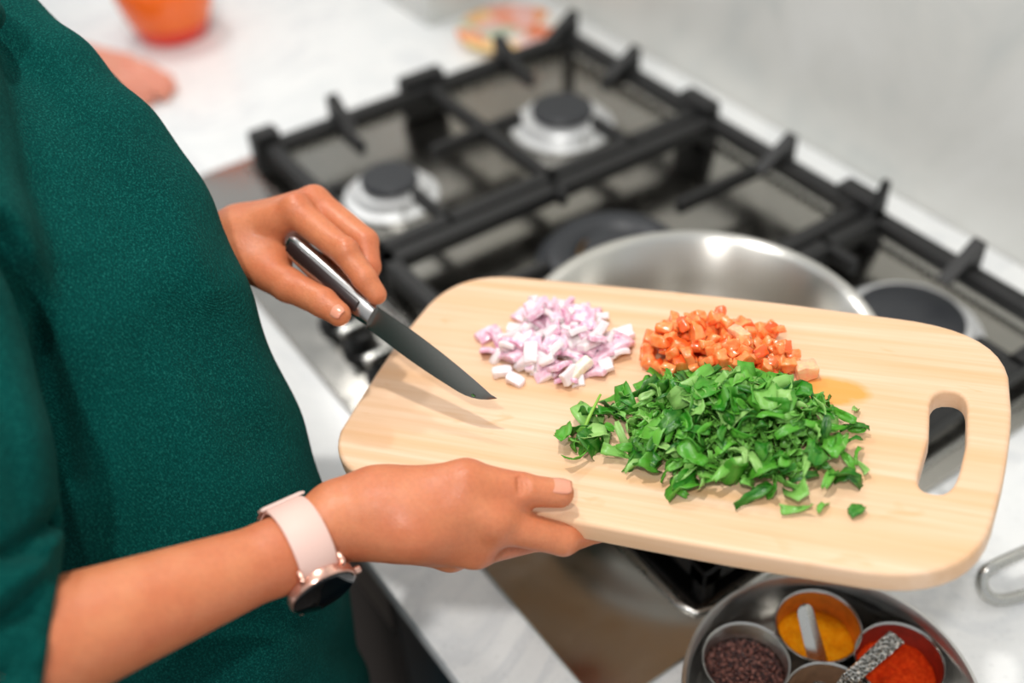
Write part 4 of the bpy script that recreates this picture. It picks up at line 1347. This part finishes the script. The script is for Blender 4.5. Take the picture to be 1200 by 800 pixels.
bf.loft([(-.15, b0[0], b0[1], .15, .105), (.05, b0[0], b0[1], .14, .10), (.25, b0[0], b0[1], .145, .10), (.42, b0[0], b0[1], .15, .09), (.52, b0[0], b0[1], .08, .06)], .03)
hd = b0 + [0, .04, .70]
bf.cone(b0 + [0, 0, .48], hd - [0, 0, .05], .05, .05, .02); bf.ell(hd, (.074, .092, .108), .01); bf.cone(hd + [0, .085, .012], hd + [0, .108, -.018], .009, .012, .01)
for s in (-1, 1):
    bf.ell(hd + [s * .076, 0, 0], (.010, .020, .030), .006)
    bf.chain([b0 + [s * .09, 0, -.15], b0 + [s * .10, .01, -.48], b0 + [s * .10, -.01, -.84]], [.075, .055, .04], .02)
bf.chain([b0 + [.17, 0, .42], b0 + [.20, -.01, .16], el2], [.048, .042, .038], .02)
bf.chain([b0 + [-.17, 0, .42], b0 + [-.20, -.02, .16], b0 + [-.18, .14, .05]], [.048, .042, .036], .02)
vb, fb_ = bf.mesh('m')
quads_obj('body', [(va, fa), (vb, fb_)], M_SKIN2, mate)
tf = Field((-1.05, -1.14, -.20), (-.40, -.66, .56), .010)
tf.loft([(-.15, b0[0], b0[1], .165, .120), (.05, b0[0], b0[1], .155, .115), (.25, b0[0], b0[1], .16, .115), (.42, b0[0], b0[1], .165, .105), (.50, b0[0], b0[1], .11, .08)], .03)
tf.chain([b0 + [.17, 0, .42], b0 + [.20, -.01, .16], el2 - [.02, .02, 0]], [.062, .055, .050], .02); tf.chain([b0 + [-.17, 0, .42], b0 + [-.20, -.02, .16], b0 + [-.19, .08, .09]], [.062, .055, .048], .02)
vc, fc = tf.mesh('m'); quads_obj('top', [(vc, fc)], M_GREYKNIT, mate)
tl = Field((-1.05, -1.12, -.86), (-.40, -.70, -.04), .010)
tl.ell(b0 + [0, 0, -.13], (.152, .11, .09), .03)
for s in (-1, 1): tl.chain([b0 + [s * .085, 0, -.15], b0 + [s * .10, .01, -.48], b0 + [s * .10, -.01, -.82]], [.088, .066, .056], .02)
vd, fd = tl.mesh('m'); quads_obj('trousers', [(vd, fd)], M_TROUSER, mate)
hh = Field((-.90, -1.05, .50), (-.55, -.75, .86), .008); hh.ell(hd + [0, -.022, .022], (.084, .092, .104), .01)
ve, fe = hh.mesh('m'); quads_obj('hair', [(ve, fe)], M_HAIR, mate)
for s in (-1, 1):
    bm = bmesh.new(); bm_box(bm, (b0[0] + s * .10 - .045, b0[1] - .08, -.899), (b0[0] + s * .10 + .045, b0[1] + .16, -.82), .03, 4); obj_bm('shoe', bm, M_SHOE, mate)
